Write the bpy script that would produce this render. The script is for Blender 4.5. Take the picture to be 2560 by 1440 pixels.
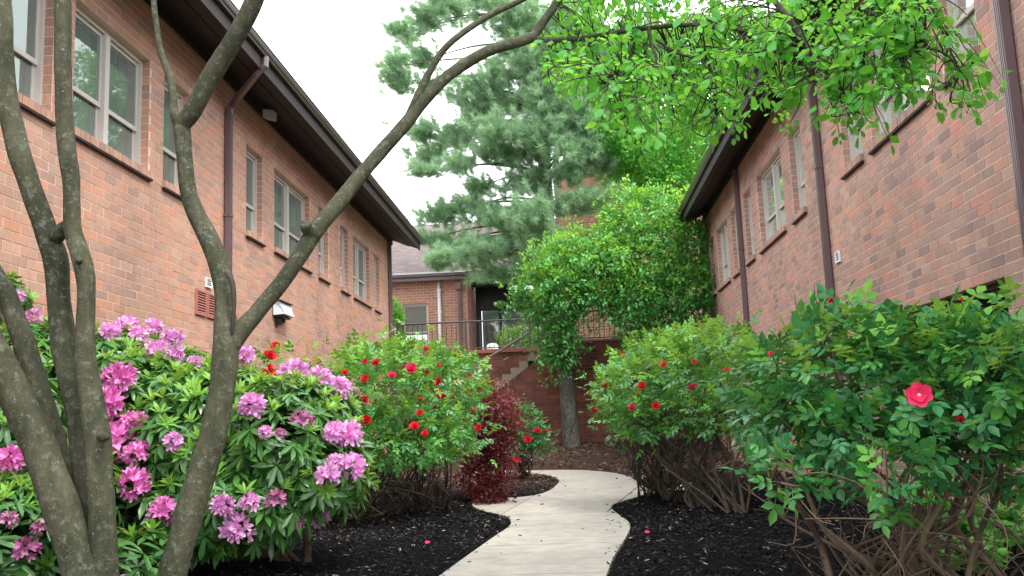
import bpy, bmesh, math, random
import numpy as np
from mathutils import Vector, Matrix
from mathutils.geometry import tessellate_polygon

for o in list(bpy.data.objects):
    bpy.data.objects.remove(o)
SC = bpy.context.scene
COL = SC.collection
random.seed(7)
RNG = np.random.default_rng(11)

# ------------------------------------------------------------------ camera
FPX, CH = 2300.0, 1.1                       # focal length in photo pixels, camera height
_d = np.array([152.0, -341.0, -FPX]); _d /= np.linalg.norm(_d)
_u = np.array([-0.04, 1.0, 0.0]); _u[2] = -(_d[0]*_u[0]+_d[1]*_u[1])/_d[2]; _u /= np.linalg.norm(_u)
CM = np.array([np.cross(_d, _u), _d, _u])   # camera -> world (Y runs along the two long walls)
CC = np.array([0.0, 0.0, CH])
cam = bpy.data.cameras.new('camera'); cam_o = bpy.data.objects.new('camera', cam); COL.objects.link(cam_o)
cam.sensor_width = 36.0; cam.lens = FPX/2560*36.0; cam.clip_start = 0.05; cam.clip_end = 1500
m4 = Matrix.Identity(4)
for i in range(3):
    for j in range(3):
        m4[i][j] = CM[i][j]
    m4[i][3] = CC[i]
cam_o.matrix_world = m4
SC.camera = cam_o

# ------------------------------------------------------------------ sky, sun, exposure
W = bpy.data.worlds.new('World'); SC.world = W; W.use_nodes = True
wn, wl = W.node_tree.nodes, W.node_tree.links
wn.clear()
SUN_EL, SUN_AZ = math.radians(57), math.radians(132)   # azimuth clockwise from +Y
sky = wn.new('ShaderNodeTexSky'); sky.sky_type = 'NISHITA'; sky.sun_disc = False
sky.sun_elevation = SUN_EL; sky.sun_rotation = SUN_AZ; sky.air_density = 1.0; sky.dust_density = 2.0
tc = wn.new('ShaderNodeTexCoord')
cn = wn.new('ShaderNodeTexNoise'); cn.inputs['Scale'].default_value = 2.2; cn.inputs['Detail'].default_value = 6
cr = wn.new('ShaderNodeMapRange'); cr.inputs['From Min'].default_value = 0.32; cr.inputs['From Max'].default_value = 0.55
cr.inputs['To Min'].default_value = 0.62; cr.inputs['To Max'].default_value = 1.0
mx = wn.new('ShaderNodeMixRGB'); mx.inputs[2].default_value = (11.0, 11.3, 11.7, 1)
bg = wn.new('ShaderNodeBackground'); bg.inputs['Strength'].default_value = 0.12
wo = wn.new('ShaderNodeOutputWorld')
wl.new(tc.outputs['Generated'], cn.inputs['Vector']); wl.new(cn.outputs['Fac'], cr.inputs['Value'])
wl.new(cr.outputs['Result'], mx.inputs[0]); wl.new(sky.outputs['Color'], mx.inputs[1])
wl.new(mx.outputs[0], bg.inputs['Color']); wl.new(bg.outputs[0], wo.inputs['Surface'])
sun = bpy.data.lights.new('sun', 'SUN'); sun.energy = 1.5; sun.angle = math.radians(18); sun.color = (1.0, 0.95, 0.87)
sun_o = bpy.data.objects.new('sun', sun); COL.objects.link(sun_o)
sdir = Vector((math.sin(SUN_AZ)*math.cos(SUN_EL), math.cos(SUN_AZ)*math.cos(SUN_EL), math.sin(SUN_EL)))
sun_o.rotation_euler = sdir.to_track_quat('Z', 'Y').to_euler(); sun_o.location = (0, 0, 40)
SC.view_settings.view_transform = 'Standard'; SC.view_settings.look = 'None'
SC.view_settings.gamma = 1.0; SC.view_settings.use_curve_mapping = False
SC.view_settings.exposure = 1.42
SC.render.engine = 'CYCLES'
SC.cycles.max_bounces = 8; SC.cycles.diffuse_bounces = 4; SC.cycles.transparent_max_bounces = 12
SC.cycles.use_denoising = True

# ------------------------------------------------------------------ geometry helpers
def ray(px, py):
    return CM @ np.array([px-1280.0, -(py-720.0), -FPX])
def at(px, py, y):
    v = ray(px, py); return CC + v*(y/v[1])
def onx(px, py, x):
    v = ray(px, py); return CC + v*(x/v[0])
def onz(px, py, z):
    v = ray(px, py); return CC + v*((z-CH)/v[2])
def proj(P):
    c = (np.asarray(P, float)-CC) @ CM
    w = np.maximum(-c[:, 2], 1e-4)
    return 1280+FPX*c[:, 0]/w, 720-FPX*c[:, 1]/w, -c[:, 2]

def link(o, parent=None, base=None):
    COL.objects.link(o)
    if parent is not None:
        o.parent = parent
    return o

def mesh_np(name, V, F, mats, mi=None, smooth=False):
    me = bpy.data.meshes.new(name)
    V = np.asarray(V, np.float32).reshape(-1, 3)
    if isinstance(F, np.ndarray):
        k = F.shape[1]; n = F.shape[0]
        loops = F.reshape(-1).astype(np.int32); starts = np.arange(n, dtype=np.int32)*k
    else:
        n = len(F); ln = np.array([len(f) for f in F], np.int32)
        loops = np.concatenate([np.asarray(f, np.int32) for f in F]) if n else np.zeros(0, np.int32)
        starts = np.concatenate([[0], np.cumsum(ln)[:-1]]).astype(np.int32)
    me.vertices.add(len(V)); me.vertices.foreach_set('co', V.reshape(-1))
    me.loops.add(len(loops)); me.loops.foreach_set('vertex_index', loops)
    me.polygons.add(n); me.polygons.foreach_set('loop_start', starts)
    for m in (mats if isinstance(mats, (list, tuple)) else [mats]):
        me.materials.append(m)
    if mi is not None:
        me.polygons.foreach_set('material_index', np.asarray(mi, np.int32))
    me.polygons.foreach_set('use_smooth', np.full(n, bool(smooth)))
    me.update(calc_edges=True)
    return me

def obj(name, me, parent=None, stuff=False, base=None):
    o = bpy.data.objects.new(name, me)
    link(o, parent)
    if stuff:
        o['kind'] = 'stuff'
    if base is not None:
        o.location = base
    return o

class MB:
    """collects boxes, tubes, prisms and loose faces into one mesh"""
    def __init__(s): s.V = []; s.F = []; s.n = 0
    def add(s, V, F):
        V = np.asarray(V, float).reshape(-1, 3)
        s.V.append(V); s.F += [tuple(int(i)+s.n for i in f) for f in F]; s.n += len(V); return s
    def box(s, a, b, f=None):
        (x0, y0, z0), (x1, y1, z1) = a, b
        V = np.array([(x0,y0,z0),(x1,y0,z0),(x1,y1,z0),(x0,y1,z0),(x0,y0,z1),(x1,y0,z1),(x1,y1,z1),(x0,y1,z1)], float)
        if f: V = np.array([f(*v) for v in V])
        return s.add(V, [(0,3,2,1),(4,5,6,7),(0,1,5,4),(1,2,6,5),(2,3,7,6),(3,0,4,7)])
    def tube(s, pts, rad, sides=8, caps=True):
        P = np.asarray(pts, float); n = len(P)
        R = np.full(n, rad, float) if np.isscalar(rad) else np.asarray(rad, float)
        T = np.gradient(P, axis=0); T /= np.linalg.norm(T, axis=1)[:, None]+1e-12
        up = np.array([0., 0, 1]) if abs(T[0][2]) < .9 else np.array([1., 0, 0])
        x = np.cross(up, T[0]); x /= np.linalg.norm(x)
        V = []; a = np.arange(sides)*2*math.pi/sides
        for i in range(n):
            x = x-T[i]*np.dot(x, T[i]); x /= np.linalg.norm(x)+1e-12
            y = np.cross(T[i], x)
            V.append(P[i]+R[i]*(np.cos(a)[:, None]*x+np.sin(a)[:, None]*y))
        V = np.concatenate(V); F = []
        for i in range(n-1):
            for j in range(sides):
                k = (j+1) % sides
                F.append((i*sides+j, i*sides+k, (i+1)*sides+k, (i+1)*sides+j))
        if caps:
            F.append(tuple(range(sides-1, -1, -1))); F.append(tuple((n-1)*sides+j for j in range(sides)))
        return s.add(V, F)
    def prism(s, prof, y0, y1):
        """profile list of (x,z) swept along Y"""
        n = len(prof)
        V = [(x, y0, z) for x, z in prof]+[(x, y1, z) for x, z in prof]
        F = [(i, (i+1) % n, n+(i+1) % n, n+i) for i in range(n)]+[tuple(range(n-1, -1, -1)), tuple(range(n, 2*n))]
        return s.add(V, F)
    def build(s, name, mat, parent=None, stuff=False, smooth=False, base=None):
        V = np.concatenate(s.V)
        if base is not None: V = V-np.asarray(base)
        o = obj(name, mesh_np(name, V, s.F, mat, smooth=smooth), parent, stuff)
        return o

def thing(name, loc, label, cat, group=None):
    o = bpy.data.objects.new(name, None); o.empty_display_size = 0.2
    COL.objects.link(o); o.location = Vector(loc)
    o['label'] = label; o['category'] = cat
    if group: o['group'] = group
    return o
def tag(o, label, cat, group=None):
    o['label'] = label; o['category'] = cat
    if group: o['group'] = group
    return o

def spline(pts, n=6):
    """Catmull-Rom through rows of any width"""
    P = np.asarray(pts, float)
    Q = np.vstack([2*P[0]-P[1], P, 2*P[-1]-P[-2]]); out = []
    for i in range(1, len(Q)-2):
        for t in np.linspace(0, 1, n, endpoint=False):
            a, b, c, d = Q[i-1], Q[i], Q[i+1], Q[i+2]
            out.append(.5*((2*b)+(-a+c)*t+(2*a-5*b+4*c-d)*t*t+(-a+3*b-3*c+d)*t**3))
    out.append(P[-1]); return np.array(out)

# ------------------------------------------------------------------ materials
def mat(name):
    m = bpy.data.materials.new(name); m.use_nodes = True
    n = m.node_tree.nodes; l = m.node_tree.links
    return m, n, l, n['Principled BSDF']
def vary(n, l, strength=1.0):
    """a random number per piece, whether a loose part of a mesh or an object of its own"""
    g = n.new('ShaderNodeNewGeometry'); oi = n.new('ShaderNodeObjectInfo')
    a = n.new('ShaderNodeMath'); a.operation = 'ADD'
    l.new(g.outputs['Random Per Island'], a.inputs[0]); l.new(oi.outputs['Random'], a.inputs[1])
    wnz = n.new('ShaderNodeTexWhiteNoise'); wnz.noise_dimensions = '1D'; l.new(a.outputs[0], wnz.inputs['W'])
    return wnz
def ramp(n, l, fac, cols):
    r = n.new('ShaderNodeValToRGB'); e = r.color_ramp.elements
    while len(e) < len(cols): e.new(0.5)
    for i, c in enumerate(cols):
        e[i].position = i/(len(cols)-1) if not isinstance(c[0], tuple) else c[1]
        cc = c if not isinstance(c[0], tuple) else c[0]
        e[i].color = (*cc, 1)
    l.new(fac, r.inputs[0]); return r
def noise(n, l, scale, detail=4, vec=None, rough=.6):
    t = n.new('ShaderNodeTexNoise'); t.inputs['Scale'].default_value = scale; t.inputs['Detail'].default_value = detail
    t.inputs['Roughness'].default_value = rough
    if vec is None:
        g = n.new('ShaderNodeNewGeometry'); vec = g.outputs['Position']
    l.new(vec, t.inputs['Vector']); return t
def scaled(n, l, s):
    g = n.new('ShaderNodeNewGeometry'); v = n.new('ShaderNodeVectorMath'); v.operation = 'MULTIPLY'
    v.inputs[1].default_value = s; l.new(g.outputs['Position'], v.inputs[0]); return v.outputs[0]
def mul(n, l, a, b, fac=1.0):
    m = n.new('ShaderNodeMixRGB'); m.blend_type = 'MULTIPLY'; m.inputs[0].default_value = fac
    l.new(a, m.inputs[1]); l.new(b, m.inputs[2]); return m.outputs[0]
def bump(n, l, h, p, strength=.3, dist=.01):
    b = n.new('ShaderNodeBump'); b.inputs['Strength'].default_value = strength; b.inputs['Distance'].default_value = dist
    l.new(h, b.inputs['Height']); l.new(b.outputs[0], p.inputs['Normal'])

def plain(name, col, rough=.6, metal=0.0, var=.15, scale=8.0, spec=.4):
    m, n, l, p = mat(name)
    t = noise(n, l, scale, 5)
    r = ramp(n, l, t.outputs['Fac'], [tuple(c*(1-var) for c in col), tuple(min(1, c*(1+var)) for c in col)])
    l.new(r.outputs[0], p.inputs['Base Color'])
    p.inputs['Roughness'].default_value = rough; p.inputs['Metallic'].default_value = metal
    p.inputs['Specular IOR Level'].default_value = spec
    return m

def brick_mat(name, cols, streak=(.8, 1.12), stain=None):
    m, n, l, p = mat(name)
    w = vary(n, l); r = ramp(n, l, w.outputs['Value'], cols)
    t = noise(n, l, 1.0, 3, scaled(n, l, (75, 75, 7)))
    k = ramp(n, l, t.outputs['Fac'], [((streak[0],)*3, .3), ((streak[1],)*3, .7)])
    c = mul(n, l, r.outputs[0], k.outputs[0])
    t2 = noise(n, l, 1.0, 6, scaled(n, l, (.75, .75, .28))); k2 = ramp(n, l, t2.outputs['Fac'], [((.74, .75, .77), .28), ((1.06, 1.04, 1.02), .62)])
    c = mul(n, l, c, k2.outputs[0])
    if stain:
        t3 = noise(n, l, stain, 6, scaled(n, l, (1, 1, .7))); k3 = ramp(n, l, t3.outputs['Fac'], [((.42, .38, .37), .36), ((1, 1, 1), .56)])
        c = mul(n, l, c, k3.outputs[0])
    l.new(c, p.inputs['Base Color']); p.inputs['Roughness'].default_value = .85; p.inputs['Specular IOR Level'].default_value = .25
    bump(n, l, t.outputs['Fac'], p, .35, .004)
    return m

M = {}
M['brick'] = brick_mat('brick_tan', [(0.493, 0.286, 0.203), (0.42, 0.252, 0.191), (0.546, 0.325, 0.232), (0.357, 0.23, 0.186), (0.514, 0.269, 0.18), (0.452, 0.291, 0.226), (0.557, 0.263, 0.168), (0.483, 0.291, 0.215), (0.399, 0.241, 0.191)])
M['brick_right'] = brick_mat('brick_tan_shaded', [(0.437, 0.283, 0.224), (0.353, 0.238, 0.2), (0.468, 0.306, 0.242), (0.27, 0.193, 0.176), (0.406, 0.267, 0.212), (0.499, 0.278, 0.206), (0.323, 0.227, 0.2), (0.437, 0.267, 0.212), (0.52, 0.249, 0.194), (0.374, 0.249, 0.206)])  # same brick as the left wall, its shaded look put into the colour
M['brick_back'] = brick_mat('brick_back', [(.46,.24,.165), (.39,.20,.15), (.49,.26,.18), (.34,.185,.15)])
M['brick_dark'] = brick_mat('brick_dark', [(0.255, 0.104, 0.073), (0.188, 0.083, 0.063), (0.3, 0.119, 0.077), (0.143, 0.072, 0.059), (0.232, 0.087, 0.063)], stain=.9)  # stained brick, with part of the wall's shade put into its dark colour
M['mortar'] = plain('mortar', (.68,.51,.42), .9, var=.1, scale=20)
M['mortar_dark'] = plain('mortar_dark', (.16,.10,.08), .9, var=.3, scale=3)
M['dark_soffit'] = plain('soffit_brown', (.030,.022,.022), .7, var=.3, scale=3)
M['gutter'] = plain('gutter_brown', (.060,.038,.036), .35, var=.15, scale=2, spec=.5)
M['downspout'] = plain('downspout_brown', (.13,.088,.095), .3, var=.1, scale=2, spec=.6)
M['white_metal'] = plain('white_metal', (.78,.79,.80), .4, var=.05)
M['frame'] = plain('window_frame_taupe', (.50,.46,.42), .5, var=.06)
M['curtain'] = plain('curtain_cloth', (.62,.60,.55), .9, var=.1, scale=14)
M['blind'] = plain('roller_blind', (.40,.42,.40), .8, var=.05)
M['room'] = plain('room_dark', (.13,.15,.13), .9)
M['sill_strip'] = plain('sill_strip_dark', (.018,.010,.010), .6)
M['louver'] = plain('louver_red', (.40,.15,.12), .6, var=.1)
M['louver_in'] = plain('louver_shadow', (.13,.045,.04), .8)
M['rail'] = plain('rail_brown', (.055,.045,.040), .4, var=.2)
M['hrail'] = plain('handrail_taupe', (.17,.13,.105), .45, var=.15)
M['lamp_grey'] = plain('lamp_grey', (.55,.60,.66), .3, var=.05)
M['black'] = plain('black_metal', (.015,.015,.016), .4)
M['steel'] = plain('dark_frame', (.012,.013,.018), .3)
M['opening_shade'] = plain('opening_shade_black', (.006,.006,.006), .9, spec=.05)  # flat black that paints the shade inside the basement opening
M['pot'] = plain('white_pot', (.75,.75,.73), .5)
M['bright_cream'] = plain('glass_bright_cream', (.75,.68,.45), .7, var=.05)  # cream brightness of the entrance glass, put into a panel's colour
M['glass_bright_grey'] = plain('glass_bright_grey', (.42,.47,.53), .6, var=.05)  # grey brightness of the entrance glass, put into a panel's colour

m, n, l, p = mat('step_concrete')
t = noise(n, l, 7, 6); r = ramp(n, l, t.outputs['Fac'], [(.20,.165,.125), (.31,.265,.205)])
l.new(r.outputs[0], p.inputs['Base Color']); p.inputs['Roughness'].default_value = .9; M['step'] = m

m, n, l, p = mat('path_concrete')
t = noise(n, l, .9, 5, scaled(n, l, (1, .6, 1))); r = ramp(n, l, t.outputs['Fac'], [((.32,.30,.27), .3), ((.45,.41,.35), .72)])
t2 = noise(n, l, 90, 2); k = ramp(n, l, t2.outputs['Fac'], [((.86,)*3, .3), ((1.06,)*3, .7)])
t4 = noise(n, l, 5, 6); k4 = ramp(n, l, t4.outputs['Fac'], [((.78,.78,.76), .3), ((1.04,)*3, .58)])
c = mul(n, l, mul(n, l, r.outputs[0], k.outputs[0]), k4.outputs[0])
l.new(c, p.inputs['Base Color']); p.inputs['Roughness'].default_value = .85
bump(n, l, t2.outputs['Fac'], p, .25, .003); M['path'] = m

def mulch_mat(name, near, far, chips):
    m, n, l, p = mat(name)
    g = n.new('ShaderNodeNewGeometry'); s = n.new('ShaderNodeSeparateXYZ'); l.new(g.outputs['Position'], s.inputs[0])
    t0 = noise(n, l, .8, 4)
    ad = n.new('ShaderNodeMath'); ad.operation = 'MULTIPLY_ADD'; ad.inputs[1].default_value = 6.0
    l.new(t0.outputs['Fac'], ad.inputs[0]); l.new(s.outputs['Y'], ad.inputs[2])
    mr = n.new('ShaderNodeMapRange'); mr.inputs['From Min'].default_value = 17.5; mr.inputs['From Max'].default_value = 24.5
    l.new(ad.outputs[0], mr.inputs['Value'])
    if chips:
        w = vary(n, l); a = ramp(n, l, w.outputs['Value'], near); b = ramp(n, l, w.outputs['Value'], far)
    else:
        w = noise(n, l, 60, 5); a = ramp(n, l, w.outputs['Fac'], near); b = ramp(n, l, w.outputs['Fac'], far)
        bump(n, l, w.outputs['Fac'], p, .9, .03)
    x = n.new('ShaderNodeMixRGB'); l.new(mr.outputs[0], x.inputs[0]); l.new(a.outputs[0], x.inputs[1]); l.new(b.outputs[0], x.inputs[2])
    l.new(x.outputs[0], p.inputs['Base Color']); p.inputs['Roughness'].default_value = 1.0; p.inputs['Specular IOR Level'].default_value = .06
    return m
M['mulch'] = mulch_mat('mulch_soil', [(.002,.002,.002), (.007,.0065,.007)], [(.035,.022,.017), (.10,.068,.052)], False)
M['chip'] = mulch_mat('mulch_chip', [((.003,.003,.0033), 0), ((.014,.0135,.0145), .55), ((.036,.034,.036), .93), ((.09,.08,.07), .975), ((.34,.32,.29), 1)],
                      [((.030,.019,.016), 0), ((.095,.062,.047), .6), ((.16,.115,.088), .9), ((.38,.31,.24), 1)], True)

m, n, l, p = mat('roof_shingle')
w = vary(n, l); r = ramp(n, l, w.outputs['Value'], [(.14,.11,.107), (.175,.138,.132), (.21,.168,.158)])
t = noise(n, l, 3, 5); k = ramp(n, l, t.outputs['Fac'], [((.88,)*3, .3), ((1.05,)*3, .7)])
l.new(mul(n, l, r.outputs[0], k.outputs[0]), p.inputs['Base Color']); p.inputs['Roughness'].default_value = .9; M['shingle'] = m

m, n, l, p = mat('window_glass')
n.remove(p); out = n['Material Output']
fr = n.new('ShaderNodeFresnel'); fr.inputs['IOR'].default_value = 2.5
gl = n.new('ShaderNodeBsdfGlossy'); gl.inputs['Roughness'].default_value = .015; gl.inputs['Color'].default_value = (.82,.92,.88,1)
tr = n.new('ShaderNodeBsdfTransparent'); tr.inputs['Color'].default_value = (.80,.86,.82,1)
wv = noise(n, l, 1.6, 2); bp = n.new('ShaderNodeBump'); bp.inputs['Strength'].default_value = .04; bp.inputs['Distance'].default_value = .05
l.new(wv.outputs['Fac'], bp.inputs['Height']); l.new(bp.outputs[0], gl.inputs['Normal'])
ms = n.new('ShaderNodeMixShader'); l.new(fr.outputs[0], ms.inputs[0]); l.new(tr.outputs[0], ms.inputs[1]); l.new(gl.outputs[0], ms.inputs[2])
df = n.new('ShaderNodeBsdfDiffuse'); df.inputs['Color'].default_value = (.42,.50,.46,1)
ms2 = n.new('ShaderNodeMixShader'); ms2.inputs[0].default_value = .26; l.new(ms.outputs[0], ms2.inputs[1]); l.new(df.outputs[0], ms2.inputs[2])
l.new(ms2.outputs[0], out.inputs['Surface']); M['glass'] = m

def bark_mat(name, cols, lichen, lic_col=(.33,.36,.30), sc=1.0):
    m, n, l, p = mat(name)
    t = noise(n, l, 1.0, 6, scaled(n, l, (22*sc, 22*sc, 5*sc))); r = ramp(n, l, t.outputs['Fac'], cols)
    t3 = noise(n, l, 2.2*sc, 5); k3 = ramp(n, l, t3.outputs['Fac'], [((.50,.55,.46), .35), ((1.2,1.15,1.1), .65)])
    c = mul(n, l, r.outputs[0], k3.outputs[0])
    t5 = noise(n, l, 24*sc, 8, None, .8); k5 = ramp(n, l, t5.outputs['Fac'], [((0,)*3, .52), ((1,)*3, .62)])
    pm = n.new('ShaderNodeMixRGB'); pm.inputs[2].default_value = (lic_col[0]*.62, lic_col[1]*.62, lic_col[2]*.58, 1); pmf = n.new('ShaderNodeMath'); pmf.operation = 'MULTIPLY'; pmf.inputs[1].default_value = .55
    l.new(k5.outputs[0], pmf.inputs[0]); l.new(pmf.outputs[0], pm.inputs[0]); l.new(c, pm.inputs[1]); c = pm.outputs[0]
    v = n.new('ShaderNodeTexVoronoi'); v.inputs['Scale'].default_value = 34*sc
    g = n.new('ShaderNodeNewGeometry')
    t2 = noise(n, l, 30*sc, 3); ds = n.new('ShaderNodeVectorMath'); ds.operation = 'MULTIPLY_ADD'; ds.inputs[1].default_value = (.05,.05,.05)
    l.new(t2.outputs['Color'], ds.inputs[0]); l.new(g.outputs['Position'], ds.inputs[2]); l.new(ds.outputs[0], v.inputs['Vector'])
    sep = n.new('ShaderNodeSeparateColor'); l.new(v.outputs['Color'], sep.inputs[0])
    gt = n.new('ShaderNodeMath'); gt.operation = 'MULTIPLY'; gt.inputs[1].default_value = lichen; l.new(sep.outputs[0], gt.inputs[0])
    lt = n.new('ShaderNodeMath'); lt.operation = 'LESS_THAN'; l.new(v.outputs['Distance'], lt.inputs[0]); l.new(gt.outputs[0], lt.inputs[1])
    x = n.new('ShaderNodeMixRGB'); x.inputs[2].default_value = (*lic_col, 1)
    md = n.new('ShaderNodeMath'); md.operation = 'MULTIPLY'; md.inputs[1].default_value = .6
    l.new(lt.outputs[0], md.inputs[0]); l.new(md.outputs[0], x.inputs[0]); l.new(c, x.inputs[1])
    l.new(x.outputs[0], p.inputs['Base Color']); p.inputs['Roughness'].default_value = .9; p.inputs['Specular IOR Level'].default_value = .2
    bm_ = n.new('ShaderNodeMath'); bm_.operation = 'ADD'; l.new(t.outputs['Fac'], bm_.inputs[0]); l.new(t5.outputs['Fac'], bm_.inputs[1])
    bump(n, l, bm_.outputs[0], p, .9, .02)
    return m
M['bark'] = bark_mat('bark_mossy', [(0.029, 0.029, 0.019), (0.078, 0.08, 0.052), (0.15, 0.146, 0.101)], .16)
M['bark_grey'] = bark_mat('bark_grey', [(.035,.033,.030), (.095,.092,.086), (.17,.165,.155)], .3, sc=.6)
M['bark_pine'] = bark_mat('bark_pine', [(.05,.035,.028), (.12,.09,.07), (.16,.12,.09)], .1)
M['twig'] = plain('twig_brown', (.075,.055,.040), .85, var=.4, scale=25)
M['cane'] = plain('cane_brown', (.135,.098,.066), .9, var=.65, scale=38)
M['twig_dark'] = plain('twig_dark', (.040,.033,.026), .85, var=.4, scale=25)
M['stem_green'] = plain('stem_green', (.10,.11,.04), .7, var=.3, scale=25)

def leaf_mat(name, cols, trans=.3, tcol=(.35,.55,.06), rough=.42, spec=.45):
    m, n, l, p = mat(name)
    w = vary(n, l); r = ramp(n, l, w.outputs['Value'], cols)
    t = noise(n, l, 2.0, 3); k = ramp(n, l, t.outputs['Fac'], [((.78,.80,.78), .3), ((1.15,1.15,1.1), .7)])
    c = mul(n, l, r.outputs[0], k.outputs[0])
    l.new(c, p.inputs['Base Color']); p.inputs['Roughness'].default_value = rough; p.inputs['Specular IOR Level'].default_value = spec
    tb = n.new('ShaderNodeBsdfTranslucent'); tb.inputs['Color'].default_value = (*tcol, 1)
    s = n.new('ShaderNodeMixShader'); s.inputs[0].default_value = trans
    l.new(p.outputs[0], s.inputs[1]); l.new(tb.outputs[0], s.inputs[2])
    l.new(s.outputs[0], n['Material Output'].inputs['Surface']); return m
M['rh_leaf'] = leaf_mat('rhododendron_leaf', [(0.033, 0.124, 0.021), (0.051, 0.166, 0.034), (0.07, 0.203, 0.041), (0.046, 0.145, 0.054)], .15, (.25,.40,.05), .33, .55)
M['rh_young'] = leaf_mat('rhododendron_new_leaf', [(0.158, 0.378, 0.041), (0.194, 0.45, 0.06), (0.13, 0.319, 0.048)], .3, (.45,.60,.08), .45)
M['rose_leaf'] = leaf_mat('rose_leaf', [(0.035, 0.178, 0.034), (0.056, 0.235, 0.036), (0.042, 0.194, 0.062), (0.077, 0.286, 0.048)], .2, (.26,.50,.05), .36, .5)
M['rose_young'] = leaf_mat('rose_new_leaf', [(0.117, 0.374, 0.038), (0.153, 0.433, 0.049), (0.189, 0.42, 0.065), (0.099, 0.329, 0.055)], .3, (.44,.66,.08), .45)
M['rose_deep'] = leaf_mat('rose_blue_leaf', [(0.023, 0.14, 0.039), (0.034, 0.176, 0.055), (0.044, 0.205, 0.071), (0.028, 0.154, 0.038)], .18, (.15,.42,.07), .36, .5)
M['red_leaf'] = leaf_mat('red_shrub_leaf', [(0.07, 0.01, 0.014), (0.045, 0.008, 0.012), (0.102, 0.018, 0.024), (0.032, 0.007, 0.009)], .2, (.5,.06,.05), .4)
M['red_young'] = leaf_mat('red_shrub_new_leaf', [(0.13, 0.024, 0.031), (0.173, 0.061, 0.061), (0.103, 0.02, 0.024)], .25, (.6,.1,.08), .4)
M['mag_leaf'] = leaf_mat('canopy_leaf', [(0.05, 0.284, 0.032), (0.066, 0.355, 0.039), (0.04, 0.234, 0.033), (0.086, 0.412, 0.046)], .45, (.22,.58,.05), .42)
M['mag_young'] = leaf_mat('canopy_new_leaf', [(0.114, 0.433, 0.042), (0.134, 0.485, 0.053), (0.093, 0.383, 0.042)], .5, (.34,.72,.08), .45)
M['mid_leaf'] = leaf_mat('small_tree_leaf', [(0.055, 0.262, 0.058), (0.074, 0.319, 0.066), (0.086, 0.348, 0.09), (0.044, 0.214, 0.049)], .25, (.25,.45,.06), .4, .5)
M['mid_pale'] = leaf_mat('small_tree_pale_leaf', [(0.156, 0.47, 0.045), (0.197, 0.532, 0.066), (0.124, 0.391, 0.045)], .35, (.45,.65,.07), .45)
M['bg_leaf'] = leaf_mat('far_tree_leaf', [(0.053, 0.278, 0.034), (0.08, 0.362, 0.046), (0.044, 0.223, 0.034), (0.107, 0.418, 0.058)], .4, (.28,.60,.06), .5)
M['needle'] = leaf_mat('pine_needle', [(0.251, 0.415, 0.27), (0.308, 0.471, 0.309), (0.194, 0.348, 0.258), (0.343, 0.505, 0.309)], .38, (.45,.66,.30), .6, .2)
M['seed_leaf'] = leaf_mat('ground_plant_leaf', [(0.074, 0.278, 0.048), (0.096, 0.336, 0.057), (0.059, 0.232, 0.048)], .35, (.35,.60,.08), .45)
def petal_mat(name, cols, tcol, trans=.3):
    return leaf_mat(name, cols, trans, tcol, .5, .25)
M['rh_petal'] = petal_mat('rhododendron_petal', [(.80,.38,.72), (.84,.46,.78), (.74,.30,.66), (.88,.55,.83)], (.85,.35,.75))
M['rh_petal_hot'] = petal_mat('rhododendron_petal_hot', [(.80,.24,.62), (.84,.34,.70), (.74,.17,.54), (.86,.42,.74)], (.8,.12,.5))
M['rh_petal_old'] = petal_mat('rhododendron_petal_old', [(.55,.18,.42), (.45,.10,.30), (.66,.36,.58), (.35,.07,.18)], (.5,.1,.3))
M['rose_red'] = petal_mat('rose_petal_red', [(.62,.012,.030), (.52,.010,.022), (.70,.03,.05)], (.8,.03,.04), .25)
M['rose_pink'] = petal_mat('rose_petal_magenta', [(.70,.015,.10), (.64,.02,.08), (.74,.04,.15)], (.85,.05,.25), .25)
M['rose_orange'] = petal_mat('rose_petal_faded', [(.60,.10,.045), (.55,.06,.04), (.62,.18,.08)], (.7,.15,.05), .25)
M['stamen'] = plain('stamen_pale', (.75,.55,.45), .8)

# ------------------------------------------------------------------ foliage helpers
def leaf_tpl(w=.30, fold=.10, droop=.10, wide_at=.45):
    V = np.array([(0,0,0), (-w*.72,wide_at*.5,fold*.7), (0,wide_at*.5,-.01), (w*.72,wide_at*.5,fold*.7),
                  (-w*.95,wide_at*1.35,fold-droop*.4), (0,wide_at*1.35,-droop*.35), (w*.95,wide_at*1.35,fold-droop*.4), (0,1,-droop)], float)
    F = np.array([(0,2,1),(0,3,2),(1,2,5),(1,5,4),(2,3,6),(2,6,5),(4,5,7),(5,6,7)])
    return V, F
def small_tpl(w=.32, fold=.12):
    return np.array([(0,0,0),(-w,.5,fold),(w,.5,fold),(0,1,-.06)], float), np.array([(0,2,1),(1,2,3)])
def rose_tpl():
    """a compound leaf: five leaflets on one stalk"""
    v, f = leaf_tpl(.29, .09, .12, .42); V = []; F = []; n = 0
    for (y, a, s) in ((.60, 0, .46), (.48, 62, .40), (.48, -62, .40), (.20, 68, .34), (.20, -68, .34)):
        a = math.radians(a); R = np.array([[math.cos(a), math.sin(a), 0], [-math.sin(a), math.cos(a), 0], [0, 0, 1]])
        V.append((v*s)@R.T+np.array([0, y, 0])); F.append(f+n); n += len(v)
    V.append(np.array([(-.012,0,0),(.012,0,0),(.008,.62,0),(-.008,.62,0)])); F.append(np.array([(n,n+1,n+2),(n,n+2,n+3)]))
    return np.concatenate(V), np.concatenate(F)
def sliver_tpl(w=.04):
    return np.array([(-w,0,0),(w,0,0),(0,1,0)], float), np.array([(0,1,2)])

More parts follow.
